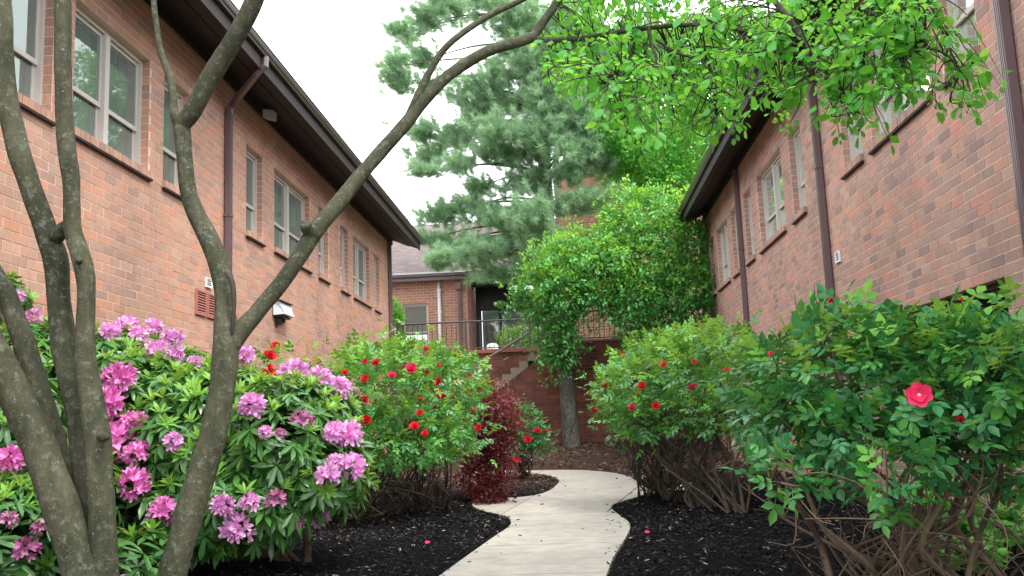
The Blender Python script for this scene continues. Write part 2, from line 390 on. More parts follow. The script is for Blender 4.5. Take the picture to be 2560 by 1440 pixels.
def norm(a): return a/(np.linalg.norm(a, axis=-1, keepdims=True)+1e-9)
def frames(D, N):
    D = norm(D); X = norm(np.cross(D, N)); Z = np.cross(X, D)
    return X, D, Z
def batch(P, D, N, S, tpl):
    tv, tf = tpl; X, Y, Z = frames(D, N); S = np.asarray(S)[:, None, None]
    V = P[:, None, :]+S*(tv[None, :, 0:1]*X[:, None]+tv[None, :, 1:2]*Y[:, None]+tv[None, :, 2:3]*Z[:, None])
    F = tf[None]+(np.arange(len(P))*len(tv))[:, None, None]
    return V.reshape(-1, 3), F.reshape(-1, tf.shape[1])

def foliage(root, P, D, N, S, tone, tpl, mats, parts=300, part='leaf', rest='foliage', maxd=None, smooth=True):
    """the leaves that show largest become objects of their own, the rest one joined part"""
    base = np.array(root.location); n = len(P)
    sel = np.zeros(n, bool)
    if parts:
        px, py, dep = proj(P); ok = (px > 10) & (px < 2550) & (py > 10) & (py < 1430)
        score = np.where(ok, S/np.maximum(dep, .2), 0)
        # favour leaves on the near side
        dd = dep+RNG.normal(0, .12, n)*S*6
        order = np.argsort(np.where(ok, dd, 1e9))[:parts]; order = order[ok[order]]
        sel[order] = True
        X, Y, Z = frames(D, N); mes = {}
        for i in np.where(sel)[0]:
            t = int(tone[i])
            if t not in mes: mes[t] = mesh_np(part, tpl[0], tpl[1], mats[t], smooth=smooth)
            o = bpy.data.objects.new(part, mes[t]); COL.objects.link(o); o.parent = root
            s = S[i]; q = P[i]-base
            o.matrix_basis = Matrix(((X[i][0]*s, Y[i][0]*s, Z[i][0]*s, q[0]), (X[i][1]*s, Y[i][1]*s, Z[i][1]*s, q[1]),
                                     (X[i][2]*s, Y[i][2]*s, Z[i][2]*s, q[2]), (0, 0, 0, 1)))
    k = ~sel
    if k.any():
        V, F = batch(P[k], D[k], N[k], S[k], tpl)
        mi = np.repeat(tone[k], len(tpl[1]))
        obj(rest, mesh_np(rest, V-base, F, mats, mi, smooth=smooth), root, True)

def blob(px, py, y, rx, rz, ry):
    c = at(px, py, y); return (c, np.array([rx*y/FPX, ry, rz*y/FPX]))
def shell(blobs, n, inner=.62, low_cut=None, rng=RNG):
    """points through the outer shell of a group of ellipsoids, with outward normals"""
    w = np.array([(b[1][0]*b[1][2]+b[1][0]*b[1][1]+b[1][1]*b[1][2]) for b in blobs]); w /= w.sum()
    P = []; Nn = []; got = 0
    while got < n:
        k = rng.choice(len(blobs), size=n, p=w)
        C = np.array([blobs[i][0] for i in k]); R = np.array([blobs[i][1] for i in k])
        u = norm(rng.normal(size=(n, 3))); r = inner+(1.06-inner)*rng.random((n, 1))**.55
        p = C+R*u*r; g = norm(u/R)
        keep = np.ones(n, bool)
        for c, rr in blobs:
            q = ((p-c)/rr); keep &= ~((q*q).sum(1) < (inner-.06)**2)
        if low_cut is not None: keep &= p[:, 2] > low_cut
        p = p[keep]; g = g[keep]; P.append(p); Nn.append(g); got += len(p)
    return np.concatenate(P)[:n], np.concatenate(Nn)[:n]
def hit(px, py, blobs):
    """nearest point where the sight line meets the bush"""
    v = ray(px, py); v = v/np.linalg.norm(v); best = None
    for c, r in blobs:
        a = v/r; b = (CC-c)/r
        A = a@a; B = 2*a@b; Cq = b@b-1; disc = B*B-4*A*Cq
        if disc > 0:
            t = (-B-math.sqrt(disc))/(2*A)
            if best is None or t < best: best = t
    if best is None:
        c = min(blobs, key=lambda b: (lambda q: (q[0][0]-px)**2+(q[1][0]-py)**2)(proj(b[0][None])))[0]
        best = (c[1])/v[1]
    return CC+v*best

# ================================================================== SETTING
def smooth(x, a, b):
    t = np.clip((x-a)/(b-a), 0, 1); return t*t*(3-2*t)
PATH_PX = [(1515,1440),(1535,1390),(1560,1350),(1575,1320),(1570,1303),(1545,1285),(1528,1268),(1540,1258),(1580,1246),(1640,1232),
           (1730,1224),(1730,1206),(1645,1226),(1612,1218),(1596,1205),(1578,1194),(1550,1185),(1500,1178),(1430,1174.5),(1300,1176),(1200,1178),
           (1200,1188),(1310,1183),(1360,1187),(1390,1195),(1397,1205),(1375,1225),(1330,1239),(1250,1246),(1195,1252),
           (1180,1262),(1205,1276),(1262,1289),(1277,1303),(1272,1316),(1240,1338),(1180,1380),(1097,1440)]
PP = np.array([onz(x, y, 0.0)[:2] for x, y in PATH_PX])
PP = np.vstack([[PP[0][0]-.15, 1.0], PP, [PP[-1][0]-.15, 1.0]])
_crn = spline(np.column_stack([PP, np.zeros(len(PP))])[1:-1], 4)[:, :2]
PP = np.vstack([PP[:1], _crn, PP[-1:]])

def path_dist(X, Y):
    """signed distance to the path edge, negative inside"""
    X = np.asarray(X, float).ravel(); Y = np.asarray(Y, float).ravel()
    d = np.full(len(X), 1e9); ins = np.zeros(len(X), bool); n = len(PP)
    for i in range(n):
        a = PP[i]; b = PP[(i+1) % n]; e = b-a; L = e@e+1e-12
        t = np.clip(((X-a[0])*e[0]+(Y-a[1])*e[1])/L, 0, 1)
        d = np.minimum(d, np.hypot(X-a[0]-t*e[0], Y-a[1]-t*e[1]))
        c = ((a[1] > Y) != (b[1] > Y)); xs = a[0]+(Y-a[1])*(b[0]-a[0])/(b[1]-a[1]+1e-12)
        ins ^= c & (X < xs)
    return np.where(ins, -d, d)
def ground_z(X, Y):
    d = path_dist(X, Y); Y = np.asarray(Y, float).ravel(); X = np.asarray(X, float).ravel()
    z = np.where(d < .01, -.05, -.018+.10*(1-np.exp(-np.maximum(d, 0)/.35)))
    z = z+.52*smooth(Y, 22.2, 25.5)*(d > .01)
    return z+.018*np.sin(X*2.3+Y*1.1)*np.sin(Y*1.7-X)*(d > .1)

g = MB(); g.box((-160,-60,-.6), (160,260,-.35)); go = g.build('ground', M['mulch']); go['kind'] = 'structure'
gx = np.linspace(-5.0, 3.84, 150); gy = np.concatenate([np.linspace(.5, 6, 24, endpoint=False), np.linspace(6, 16.5, 170, endpoint=False), np.linspace(16.5, 25.58, 110)])
GX, GY = np.meshgrid(gx, gy); GZ = ground_z(GX, GY)
V = np.column_stack([GX.ravel(), GY.ravel(), GZ]); nx = len(gx)
ii = (np.arange(len(gy)-1)[:, None]*nx+np.arange(nx-1)[None]).ravel()
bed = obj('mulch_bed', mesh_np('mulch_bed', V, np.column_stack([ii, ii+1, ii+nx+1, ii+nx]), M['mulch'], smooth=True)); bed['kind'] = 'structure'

# concrete path, one slab object per poured panel, joints left open
path_root = bpy.data.objects.new('path', None); COL.objects.link(path_root); path_root['kind'] = 'structure'
def slab(planes):
    bm = bmesh.new(); bm.faces.new([bm.verts.new((x, y, 0.0)) for x, y in PP])
    for co, no in planes:
        geom = bm.verts[:]+bm.edges[:]+bm.faces[:]
        bmesh.ops.bisect_plane(bm, geom=geom, dist=1e-5, plane_co=co, plane_no=no, clear_outer=True)
    if not bm.faces: bm.free(); return
    bmesh.ops.triangulate(bm, faces=bm.faces[:])
    r = bmesh.ops.extrude_face_region(bm, geom=bm.faces[:])
    for v in r['geom']:
        if isinstance(v, bmesh.types.BMVert): v.co.z -= .12
    bmesh.ops.recalc_face_normals(bm, faces=bm.faces[:])
    me = bpy.data.meshes.new('slab'); bm.to_mesh(me); bm.free(); me.materials.append(M['path'])
    obj('slab', me, path_root)
ja, jb = onz(1262, 1281, 0), onz(1345, 1233, 0)
jc, jd = onz(1545, 1257, 0), onz(1592, 1218, 0)
def side(a, b, gap, flip=1):
    e = np.array([b[0]-a[0], b[1]-a[1]]); e /= np.linalg.norm(e); nn = np.array([e[1], -e[0]])*flip   # + = right of a->b
    return (Vector((a[0]-nn[0]*gap, a[1]-nn[1]*gap, 0)), Vector((nn[0], nn[1], 0)))
ycut = [.9, 3.6, 5.4, 7.15, 8.9, 10.6, 11.9, 17.2, 30]
for a, b in zip(ycut[:-1], ycut[1:]):
    lo = (Vector((0, a+.009, 0)), Vector((0, -1, 0))); hi = (Vector((0, b-.009, 0)), Vector((0, 1, 0)))
    if a < 12 < b:
        slab([lo, hi, side(ja, jb, .008, -1), side(jc, jd, .008, 1)])
        slab([lo, hi, side(ja, jb, .008, 1)])
        slab([lo, hi, side(jc, jd, .008, -1)])
    else:
        slab([lo, hi])

# bark chips over the beds
def chips(n, y0, y1, s0, s1, name):
    X = RNG.uniform(-4.95, 3.8, n*2); Y = RNG.uniform(y0, y1, n*2)
    dep = Y; px = 1432+X/dep*FPX; k = (px > -150) & (px < 2700); X, Y = X[k][:n], Y[k][:n]
    d = path_dist(X, Y); k = (d > .015) | (RNG.random(len(X)) < .0022+.11*np.exp(d/.05)*(d < 0)); X, Y = X[k], Y[k]
    Z = np.maximum(ground_z(X, Y), np.where(d[k] < .02, 0.0, -1)); n = len(X)
    a = RNG.uniform(0, 2*math.pi, n); L = RNG.uniform(s0, s1, n); w = L*RNG.uniform(.2, .5, n); t = RNG.normal(0, .35, n)
    D = np.column_stack([np.cos(a), np.sin(a), t]); D = norm(D)
    Nn = norm(np.column_stack([RNG.normal(0, .4, n), RNG.normal(0, .4, n), np.ones(n)])); Xx, Yy, Zz = frames(D, Nn)
    P = np.column_stack([X, Y, Z+.006])
    h = (w*.35)[:, None]; l2 = (L/2)[:, None]; w2 = (w/2)[:, None]
    V = np.stack([P-Yy*l2-Xx*w2*.6, P-Yy*l2+Xx*w2, P+Yy*l2+Xx*w2*.5, P+Yy*l2-Xx*w2,
                  P-Yy*l2*.7+Zz*h, P+Yy*l2*.75+Zz*h*.8], 1).reshape(-1, 3)
    f = np.array([(0,1,4),(1,2,5),(1,5,4),(2,3,5),(3,0,4),(3,4,5)])
    F = (f[None]+np.arange(n)[:, None, None]*6).reshape(-1, 3)
    return V, F
Vs = []; Fs = []; off = 0
for args in ((26000, 5.8, 11.5, .018, .05), (24000, 9, 17.5, .025, .06), (15000, 16.5, 25.5, .04, .11)):
    v, f = chips(*args, 'c'); Vs.append(v); Fs.append(f+off); off += len(v)
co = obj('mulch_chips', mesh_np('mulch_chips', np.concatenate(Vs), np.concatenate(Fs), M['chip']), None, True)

# ================================================================== BRICK BUILDINGS
CRS, BL, JT = 0.1016, 0.272, 0.0120
def facade(root, f, u0, u1, c0, c1, openings, mortar, bmat, nparts=300, thick=.30, spans=None, zvis=(-9, 99), z_base=None, jambs=True, slab_on=True):
    """brick wall in local (u along, n outward, z up); f maps to the world. openings are (ua, ub, za, zb)"""
    base = np.array(root.location)
    F3 = lambda u, n, z: np.asarray(f(u, n, z), float)-base
    z0, z1 = c0*CRS, c1*CRS
    if slab_on:
        us = sorted({u0, u1, *[o[0] for o in openings], *[o[1] for o in openings]}); zs = sorted({(z_base if z_base is not None else z0), z1, *[o[2] for o in openings], *[o[3] for o in openings]})
        mb = MB()
        for a, b in zip(us[:-1], us[1:]):
            run = None
            for c, d in zip(zs[:-1], zs[1:]):
                mu, mz = (a+b)/2, (c+d)/2
                if any(o[0] < mu < o[1] and o[2] < mz < o[3] for o in openings):
                    if run: mb.box((a, -thick, run[0]), (b, -.0025, run[1]), F3)
                    run = None
                else:
                    run = (run[0], d) if run else (c, d)
            if run: mb.box((a, -thick, run[0]), (b, -.0025, run[1]), F3)
        mb.build('wall', mortar, root)
    B = []
    for i in range(c0, c1):
        za, zb = i*CRS+JT/2, (i+1)*CRS-JT/2; zm = (za+zb)/2
        sp = spans(zm) if spans else [(u0, u1)]
        for ua, ub, oa, ob in openings:
            if oa < zm < ob:
                ns = []
                for a, b in sp:
                    if ub <= a or ua >= b: ns.append((a, b)); continue
                    if ua > a: ns.append((a, ua))
                    if ub < b: ns.append((ub, b))
                sp = ns
        for a, b in sp:
            k = math.floor((a-u0)/BL)-1; off = u0+(BL/2 if i % 2 else 0)
            while True:
                s = off+k*BL; e = s+BL; k += 1
                if s >= b: break
                x, y = max(s, a)+JT/2, min(e, b)-JT/2
                if y-x > .03: B.append((x, y, za, zb, (e-s) <= (y-x)+JT+1e-6))
    B = np.array(B, float); full = B[:, 4] > .5
    n_out = RNG.uniform(-.0005, .0028, len(B))
    cen = np.stack(f((B[:, 0]+B[:, 1])/2, n_out*0, (B[:, 2]+B[:, 3])/2), -1)
    sel = np.zeros(len(B), bool)
    if nparts:
        px, py, dep = proj(cen); ok = full & (px > 5) & (px < 2555) & (py > 5) & (py < 1300) & (cen[:, 2] > zvis[0]) & (cen[:, 2] < zvis[1])
        d = np.where(ok, dep, 1e9); o_ = np.argsort(d)[:nparts]; sel[o_[ok[o_]]] = True
        L = BL-JT; h = CRS-JT
        V = np.array([F3(*q)-F3(0, 0, 0) for q in ((-L/2,-.03,-h/2),(L/2,-.03,-h/2),(L/2,0,-h/2),(-L/2,0,-h/2),(-L/2,-.03,h/2),(L/2,-.03,h/2),(L/2,0,h/2),(-L/2,0,h/2))])
        me = mesh_np('brick', V, [(3,2,6,7),(0,3,7,4),(2,1,5,6),(7,6,5,4),(0,1,2,3)], bmat)
        for i in np.where(sel)[0]:
            q = F3((B[i,0]+B[i,1])/2, n_out[i], (B[i,2]+B[i,3])/2)
            ob = bpy.data.objects.new('brick', me); COL.objects.link(ob); ob.parent = root; ob.location = q
    R = B[~sel]; no = n_out[~sel]; N = len(R); one = np.ones(N)
    if jambs:   # brick faces returning into the window openings
        J = []
        for ua, ub, oa, ob in openings:
            for i in range(int(round(oa/CRS)), int(round(ob/CRS))):
                J.append((ua-.02, ua+.004, i*CRS+JT/2, (i+1)*CRS-JT/2)); J.append((ub-.004, ub+.02, i*CRS+JT/2, (i+1)*CRS-JT/2))
        J = np.array(J) if J else np.zeros((0, 4))
    else: J = np.zeros((0, 4))
    def corners(A, nb, nf):
        a, b, c, d = A[:, 0], A[:, 1], A[:, 2], A[:, 3]
        return np.stack([np.stack(f(*q), -1) for q in ((a,nb,c),(b,nb,c),(b,nf,c),(a,nf,c),(a,nb,d),(b,nb,d),(b,nf,d),(a,nf,d))], 1)
    V = corners(R, -.03*one, no)
    if len(J): V = np.concatenate([V, corners(J, -.13*np.ones(len(J)), -.0085*np.ones(len(J)))])
    q = np.array([(3,2,6,7),(0,3,7,4),(2,1,5,6),(7,6,5,4),(0,1,2,3)])
    Fq = (q[None]+np.arange(len(V))[:, None, None]*8).reshape(-1, 4)
    obj('brickwork', mesh_np('brickwork', V.reshape(-1, 3)-base, Fq, bmat), root, True)

def window(root, f, ua, ub, za, zb, bmat, curtain=(1,), blind=False, name='window', split=.36, dark=False):
    base = np.array(root.location); F3 = lambda u, n, z: np.asarray(f(u, n, z), float)-base
    zs = za+CRS     # top of the sill
    fr = MB(); w = .045
    fr.box((ua, -.20, zs), (ua+w, -.10, zb), F3); fr.box((ub-w, -.20, zs), (ub, -.10, zb), F3)
    fr.box((ua+w, -.20, zb-.055), (ub-w, -.10, zb), F3); fr.box((ua+w, -.20, zs), (ub-w, -.10, zs+.05), F3)
    two = (ub-ua) > 1.3; mid = (ua+ub)/2
    if two: fr.box((mid-.05, -.20, zs+.05), (mid+.05, -.095, zb-.055), F3)
    mf, mg = (M['steel'], M['opening_shade']) if dark else (M['frame'], M['glass'])
    W_ = fr.build(name, mf, root)
    units = [(ua+w, mid-.05), (mid+.05, ub-w)] if two else [(ua+w, ub-w)]
    z_lo, z_hi = zs+.05, zb-.055; zm = z_lo+(z_hi-z_lo)*split
    for a, b in units:
        for lo, hi, n in ((z_lo, zm+.035, -.165), (zm-.035, z_hi, -.135)):
            s = MB(); k = .042
            s.box((a, n-.025, lo), (a+k, n, hi), F3); s.box((b-k, n-.025, lo), (b, n, hi), F3)
            s.box((a+k, n-.025, lo), (b-k, n, lo+k+.01), F3); s.box((a+k, n-.025, hi-k), (b-k, n, hi), F3)
            s.build('sash', mf, W_)
            p_ = MB(); p_.add([F3(a+k, n-.012, lo+k), F3(b-k, n-.012, lo+k), F3(b-k, n-.012, hi-k), F3(a+k, n-.012, hi-k)], [(0,1,2,3)])
            p_.build('opening_shade' if dark else 'pane', mg, W_)  # the dark version is a black sheet painting the opening's shade
        for c in curtain:
            cw = (b-a)*.30; s0 = b-cw if c > 0 else a; nf = 9; V = []
            for i in range(nf+1):
                uu = s0+cw*i/nf; nn = -.26-(.03 if i % 2 else 0)
                V += [F3(uu, nn, zs), F3(uu, nn, zb)]
            cu = MB(); cu.add(V, [(2*i, 2*i+2, 2*i+3, 2*i+1) for i in range(nf)]); cu.build('curtain', M['curtain'], W_)
        if blind:
            bl = MB(); bl.box((a+.01, -.24, zm-.1), (b-.01, -.235, z_hi), F3); bl.build('blind', M['blind'], W_)
    sl = MB(); n = max(4, round((ub-ua+.06)/.098)); st = (ub-ua+.06)/n
    for i in range(n):
        a = ua-.03+i*st+.004; b = a+st-.008; o_ = random.uniform(-.003, .003)
        V = [(a,-.12,za+.012),(b,-.12,za+.012),(b,.055+o_,za-.004),(a,.055+o_,za-.004),(a,-.12,zs+.004),(b,-.12,zs+.004),(b,.055+o_,zs-.018),(a,.055+o_,zs-.018)]
        sl.add([F3(*v) for v in V], [(0,3,2,1),(4,5,6,7),(0,1,5,4),(1,2,6,5),(2,3,7,6),(3,0,4,7)])
    sl.build('sill', bmat, W_)
    fl = MB(); fl.box((ua-.028, -.02, za-.026), (ub+.028, .048, za-.0045), F3); fl.build('sill_dark_strip', M['sill_strip'], W_)  # thin dark strip just below the sill
    return W_

def downspout(root, x, y, z0, z1, sgn, outlet=None, m='downspout'):
    """rectangular pipe on a long wall, with an offset elbow up to the gutter"""
    base = np.array(root.location); mb = MB(); n0, n1 = .02, .10
    X = lambda n: x+sgn*n
    mb.box((min(X(n0), X(n1)), y-.055, z0), (max(X(n0), X(n1)), y+.055, z1))
    for k in (-.028, .0, .028):
        mb.box((min(X(n1), X(n1+.006)), y+k-.008, z0), (max(X(n1), X(n1+.006)), y+k+.008, z1))
    d = mb.build('downspout', M[m], root, base=base)
    if outlet is not None:
        e = MB(); e.tube([(X(.06), y, z1-.06), (X(.07), y, z1+.02), (X(.12), y, z1+.10), (outlet[0]-sgn*.10, outlet[1], outlet[2]-.22), (outlet[0], outlet[1], outlet[2]-.14), (outlet[0], outlet[1], outlet[2])], .055, 8)
        e.build('elbow', M[m], d, base=base)
    s = MB()
    for zz in (z0+(z1-z0)*.30, z0+(z1-z0)*.72):
        s.box((min(X(0), X(.112)), y-.066, zz), (max(X(0), X(.112)), y+.066, zz+.035))
    s.build('strap', M[m], d, base=base)
    return d

def eaves(root, x0, sgn, over, y0, y1, zg, run, slope):
    """soffit boards, fascia, gutter and roof along a long wall"""
    base = np.array(root.location); X = lambda n: x0+sgn*n
    zf = zg-.29; zw = zg+.02; nfa = over-.135
    for i in range(3):
        a, b = i/3*nfa+.004, (i+1)/3*nfa-.004
        h = lambda n: zw+(zf-zw)*n/nfa
        d = [.0, .012, 0][i]
        MB().prism([(X(a), h(a)-d), (X(b), h(b)-d), (X(b), h(b)+.03), (X(a), h(a)+.03)], y0, y1-.01).build('soffit_board', M['dark_soffit'], root, base=base)
    MB().prism([(X(.0), zw-.16), (X(.03), zw-.16), (X(.03), zw-.012), (X(.0), zw-.012)], y0, y1-.02).build('frieze_board', M['dark_soffit'], root, base=base)
    MB().prism([(X(nfa+.002), zf-.035), (X(nfa+.03), zf-.035), (X(nfa+.03), zg-.015), (X(nfa+.002), zg-.015)], y0, y1).build('fascia', M['dark_soffit'], root, base=base)
    g0 = nfa+.032
    prof = [(0,-.13), (.060,-.13), (.070,-.105), (.088,-.08), (.100,-.045), (.103,-.012), (.112,-.012), (.112,0), (.094,0), (.090,-.03), (.06,-.105), (.008,-.112), (.008,-.005), (0,-.005)]
    MB().prism([(X(g0+a), zg+b) for a, b in prof], y0, y1+.03).build('gutter', M['gutter'], root, base=base)
    rz = zg+.012; r = [(X(g0+.02), rz), (X(g0+.02), rz+.03), (X(-run), rz+.03+slope*(run+g0)), (X(-run), rz+slope*(run+g0)-.06)]
    MB().prism(r, y0, y1).build('roof', M['shingle'], root, base=base)

# ---- left building
XL, XR = -5.03, 3.85
fL = lambda u, n, z: (XL+n, u+0*n, z+0*n)
fR = lambda u, n, z: (XR-n, u+0*n, z+0*n)
c_s, c_h = 42, 57
ZS, ZH = c_s*CRS, c_h*CRS
LB = thing('brick_building', (XL, 14, 0), 'left tan brick building with dark eaves behind the bare trunks and pink rhododendrons', 'building')
LW = [(7.55,8.50,(1,)),(8.88,10.62,(1,)),(11.02,11.83,(1,)),(14.03,14.83,(1,)),(15.43,17.64,(1,)),(18.26,19.05,(1,)),(20.08,20.85,(1,)),(21.31,23.12,(-1,1)),(23.64,24.36,(1,)),(4.2,6.3,(1,))]
facade(LB, fL, 1.0, 25.87, 0, 65, [(a, b, ZS, ZH) for a, b, c in LW], M['mortar'], M['brick'], 300, zvis=(1.9, 99), z_base=-.4)
for a, b, c in LW: window(LB, fL, a, b, ZS, ZH, M['brick'], c)
eaves(LB, XL, 1, .94, 1.0, 26.2, 6.62, 7, .42)
downspout(LB, XL, 13.12, .1, 6.02, 1, (-4.16, 12.35, 6.50))
downspout(LB, XL, 25.55, .1, 6.45, 1)
b0 = np.array(LB.location)
ib = MB(); ib.box((XL-2.2, 1.2, 0), (XL-2.1, 25.6, 6.6)); ib.box((XL-2.1, 1.2, 3.5), (XL-.31, 25.6, 3.6)); ib.box((XL-2.1, 1.2, 6.25), (XL-.31, 25.6, 6.32)); ib.build('interior', M['room'], LB, base=b0)
ew = MB(); ew.box((XL-12, 25.6, -.4), (XL-.305, 25.86, 6.6)); ew.box((XL-12, 1.0, -.4), (XL-.305, 1.2, 6.6)); ew.build('end_wall', M['brick'], LB, base=b0)

def louver(root, f, ua, ub, za, zb, nslat, mf, mi, name):
    base = np.array(root.location); F3 = lambda u, n, z: np.asarray(f(u, n, z), float)-base
    k = .03 if (ub-ua) > .2 else .015
    fr = MB(); fr.box((ua, .004, za), (ua+k, .03, zb), F3); fr.box((ub-k, .004, za), (ub, .03, zb), F3); fr.box((ua+k, .004, za), (ub-k, .03, za+k), F3); fr.box((ua+k, .004, zb-k), (ub-k, .03, zb), F3)
    o_ = fr.build(name, mf, root)
    bk = MB(); bk.box((ua+k, .004, za+k), (ub-k, .008, zb-k), F3); bk.build('backing', mi, o_)
    for i in range(nslat):
        z = za+k+(zb-za-2*k)*(i+.5)/nslat; h = (zb-za-2*k)/nslat*.36
        s = MB(); s.add([F3(*v) for v in ((ua+k,.009,z+h*.2),(ub-k,.009,z+h*.2),(ub-k,.024,z-h),(ua+k,.024,z-h),(ua+k,.009,z+h),(ub-k,.009,z+h),(ub-k,.026,z-h*.5),(ua+k,.026,z-h*.5))],
                        [(0,3,2,1),(4,5,6,7),(0,1,5,4),(1,2,6,5),(2,3,7,6),(3,0,4,7)]); s.build('slat', mf, o_)
louver(LB, fL, 12.06, 12.42, 2.78, 3.13, 8, M['louver'], M['louver_in'], 'wall_louver')
louver(LB, fL, 12.46, 12.82, 2.78, 3.13, 8, M['louver'], M['louver_in'], 'wall_louver')
louver(LB, fL, 12.40, 12.60, 3.20, 3.34, 4, M['white_metal'], M['black'], 'wall_vent')

# ---- right building
RB = thing('brick_building', (XR, 14, 0), 'right shaded brick building with dark eaves above the rose bushes', 'building')
RW = [(8.22,9.0,(-1,)),(9.36,11.24,(-1,)),(11.60,12.42,(-1,)),(14.46,15.27,(-1,)),(15.87,17.97,()),(18.61,19.40,(-1,)),(20.32,21.03,(-1,)),(21.50,23.16,(-1,)),(23.63,24.37,(-1,)),(3.5,5.3,(-1,))]
BO = (8.26, 11.9, 8*CRS, 22*CRS)
facade(RB, fR, 1.0, 25.7, 0, 65, [(a, b, ZS, ZH) for a, b, c in RW]+[BO], M['mortar'], M['brick_right'], 300, zvis=(1.0, 99), z_base=-.4)
for a, b, c in RW: window(RB, fR, a, b, ZS, ZH, M['brick_right'], c)
bw = window(RB, fR, BO[0], BO[1], BO[2], BO[3], M['brick_right'], (), False, 'basement_window', dark=True)
eaves(RB, XR, -1, .78, 1.0, 25.0, 6.62, 7, .42)
for y, z1 in ((13.4, 6.45), (19.75, 6.45), (25.4, 6.45), (7.62, 6.45)): downspout(RB, XR, y, .1, z1, -1)
b0 = np.array(RB.location)
ib = MB(); ib.box((XR+2.1, 1.2, 0), (XR+2.2, 25.6, 6.6)); ib.box((XR+.31, 1.2, 3.5), (XR+2.1, 25.6, 3.6)); ib.box((XR+.31, 1.2, 6.25), (XR+2.1, 25.6, 6.32)); ib.build('interior', M['room'], RB, base=b0)
ew = MB(); ew.box((XR+.305, 25.4, -.4), (XR+12, 25.69, 6.6)); ew.box((XR+.305, 1.0, -.4), (XR+12, 1.2, 6.6)); ew.build('end_wall', M['brick_right'], RB, base=b0)
louver(RB, fR, 12.92, 13.12, 3.20, 3.36, 4, M['white_metal'], M['black'], 'wall_vent')

# ---- lamps on the left building
q = at(668, 272, 14.4); SL = thing('eave_spotlight', (-4.86, 14.45, 6.45), 'small grey spotlight under the left eave beside the downspout', 'spotlight')
mb = MB(); mb.tube([(0,0,.16),(0,0,.02)], .02, 8); mb.build('mount', M['black'], SL)
mb = MB(); mb.add([(-.02,-.07,.03),(.0,.07,.03),(.0,.07,-.11),(-.02,-.07,-.11),(.15,-.085,.0),(.17,.085,.0),(.16,.085,-.15),(.14,-.085,-.15)], [(0,1,2,3),(4,7,6,5),(0,4,5,1),(1,5,6,2),(2,6,7,3),(3,7,4,0)]); mb.build('head', M['lamp_grey'], SL)
WL = thing('wall_lamp', (XL, 15.65, 3.2), 'pale grey floodlight box with black bracket on the left brick wall', 'lamp')
mb = MB(); mb.add([(.02,-.34,-.05),(.02,.34,-.05),(.02,.34,.19),(.02,-.34,.19),(.20,-.28,-.03),(.20,.28,-.03),(.12,.33,.185),(.12,-.33,.185)], [(0,1,2,3),(4,7,6,5),(0,4,5,1),(1,5,6,2),(2,6,7,3),(3,7,4,0)]); mb.build('housing', M['lamp_grey'], WL)
mb = MB(); mb.box((0,-.36,.193), (.16,.36,.206)); mb.build('hood', M['black'], WL)
mb = MB(); mb.box((.01,-.25,-.075), (.14,.25,-.053)); mb.box((.0,-.20,-.20), (.09,-.05,-.078)); mb.box((.0,.14,-.13), (.06,.19,-.078)); mb.build('bracket', M['black'], WL)

# ---- back building with its roof, gutter and tall brick block
BB = thing('brick_building', (-5, 33, 3.3), 'far brick building with pale shingle roof and white downspout beyond the railing', 'building')
bb0 = np.array(BB.location)
fB = lambda u, n, z: (u+0*n, 33-n+0*u, z+0*n)
facade(BB, fB, -10.5, -3.63, 32, 64, [(-6.02, -5.05, 41*CRS, 56*CRS)], M['mortar'], M['brick_back'], 150, zvis=(4.2, 99))
window(BB, fB, -6.02, -5.05, 41*CRS, 56*CRS, M['brick_back'], (), True, split=.25)
fS = lambda u, n, z: (-3.63+n+0*u, u+0*n, z+0*n)
facade(BB, fS, 33.31, 36.5, 32, 64, [], M['mortar'], M['brick_back'], 0)
zg = 6.70; o = MB()
o.prism([(-11, zg-.13), (-2.2, zg-.13), (-2.2, zg-.02), (-11, zg-.02)], 32.40, 32.52); o.build('gutter', M['gutter'], BB, base=bb0)
o = MB(); o.box((-11, 32.525, zg-.26), (-2.2, 32.55, zg-.01)); o.build('fascia', M['downspout'], BB, base=bb0)
o = MB(); o.box((-11, 32.40, zg+.002), (-2.2, 32.50, zg+.02)); o.build('drip_edge', M['white_metal'], BB, base=bb0)
o = MB(); o.box((-11, 32.56, zg-.16), (-2.2, 33.6, zg-.12)); o.build('soffit_board', M['dark_soffit'], BB, base=bb0)
o = MB(); o.tube([(-4.62, 32.93, 3.4), (-4.62, 32.93, 6.52)], .062, 10); ds = o.build('downspout', M['white_metal'], BB, smooth=True, base=bb0)
o = MB(); o.box((-4.70, 32.86, 5.30), (-4.54, 33.0, 5.335)); o.box((-4.70, 32.86, 6.10), (-4.54, 33.0, 6.135)); o.build('strap', M['white_metal'], ds, base=bb0)
o = MB(); o.box((-3.95, 32.90, 3.4), (-3.84, 32.98, 6.10)); o.box((-4.02, 32.72, 6.10), (-3.80, 32.98, 6.35)); o.build('downspout', M['downspout'], BB, base=bb0)
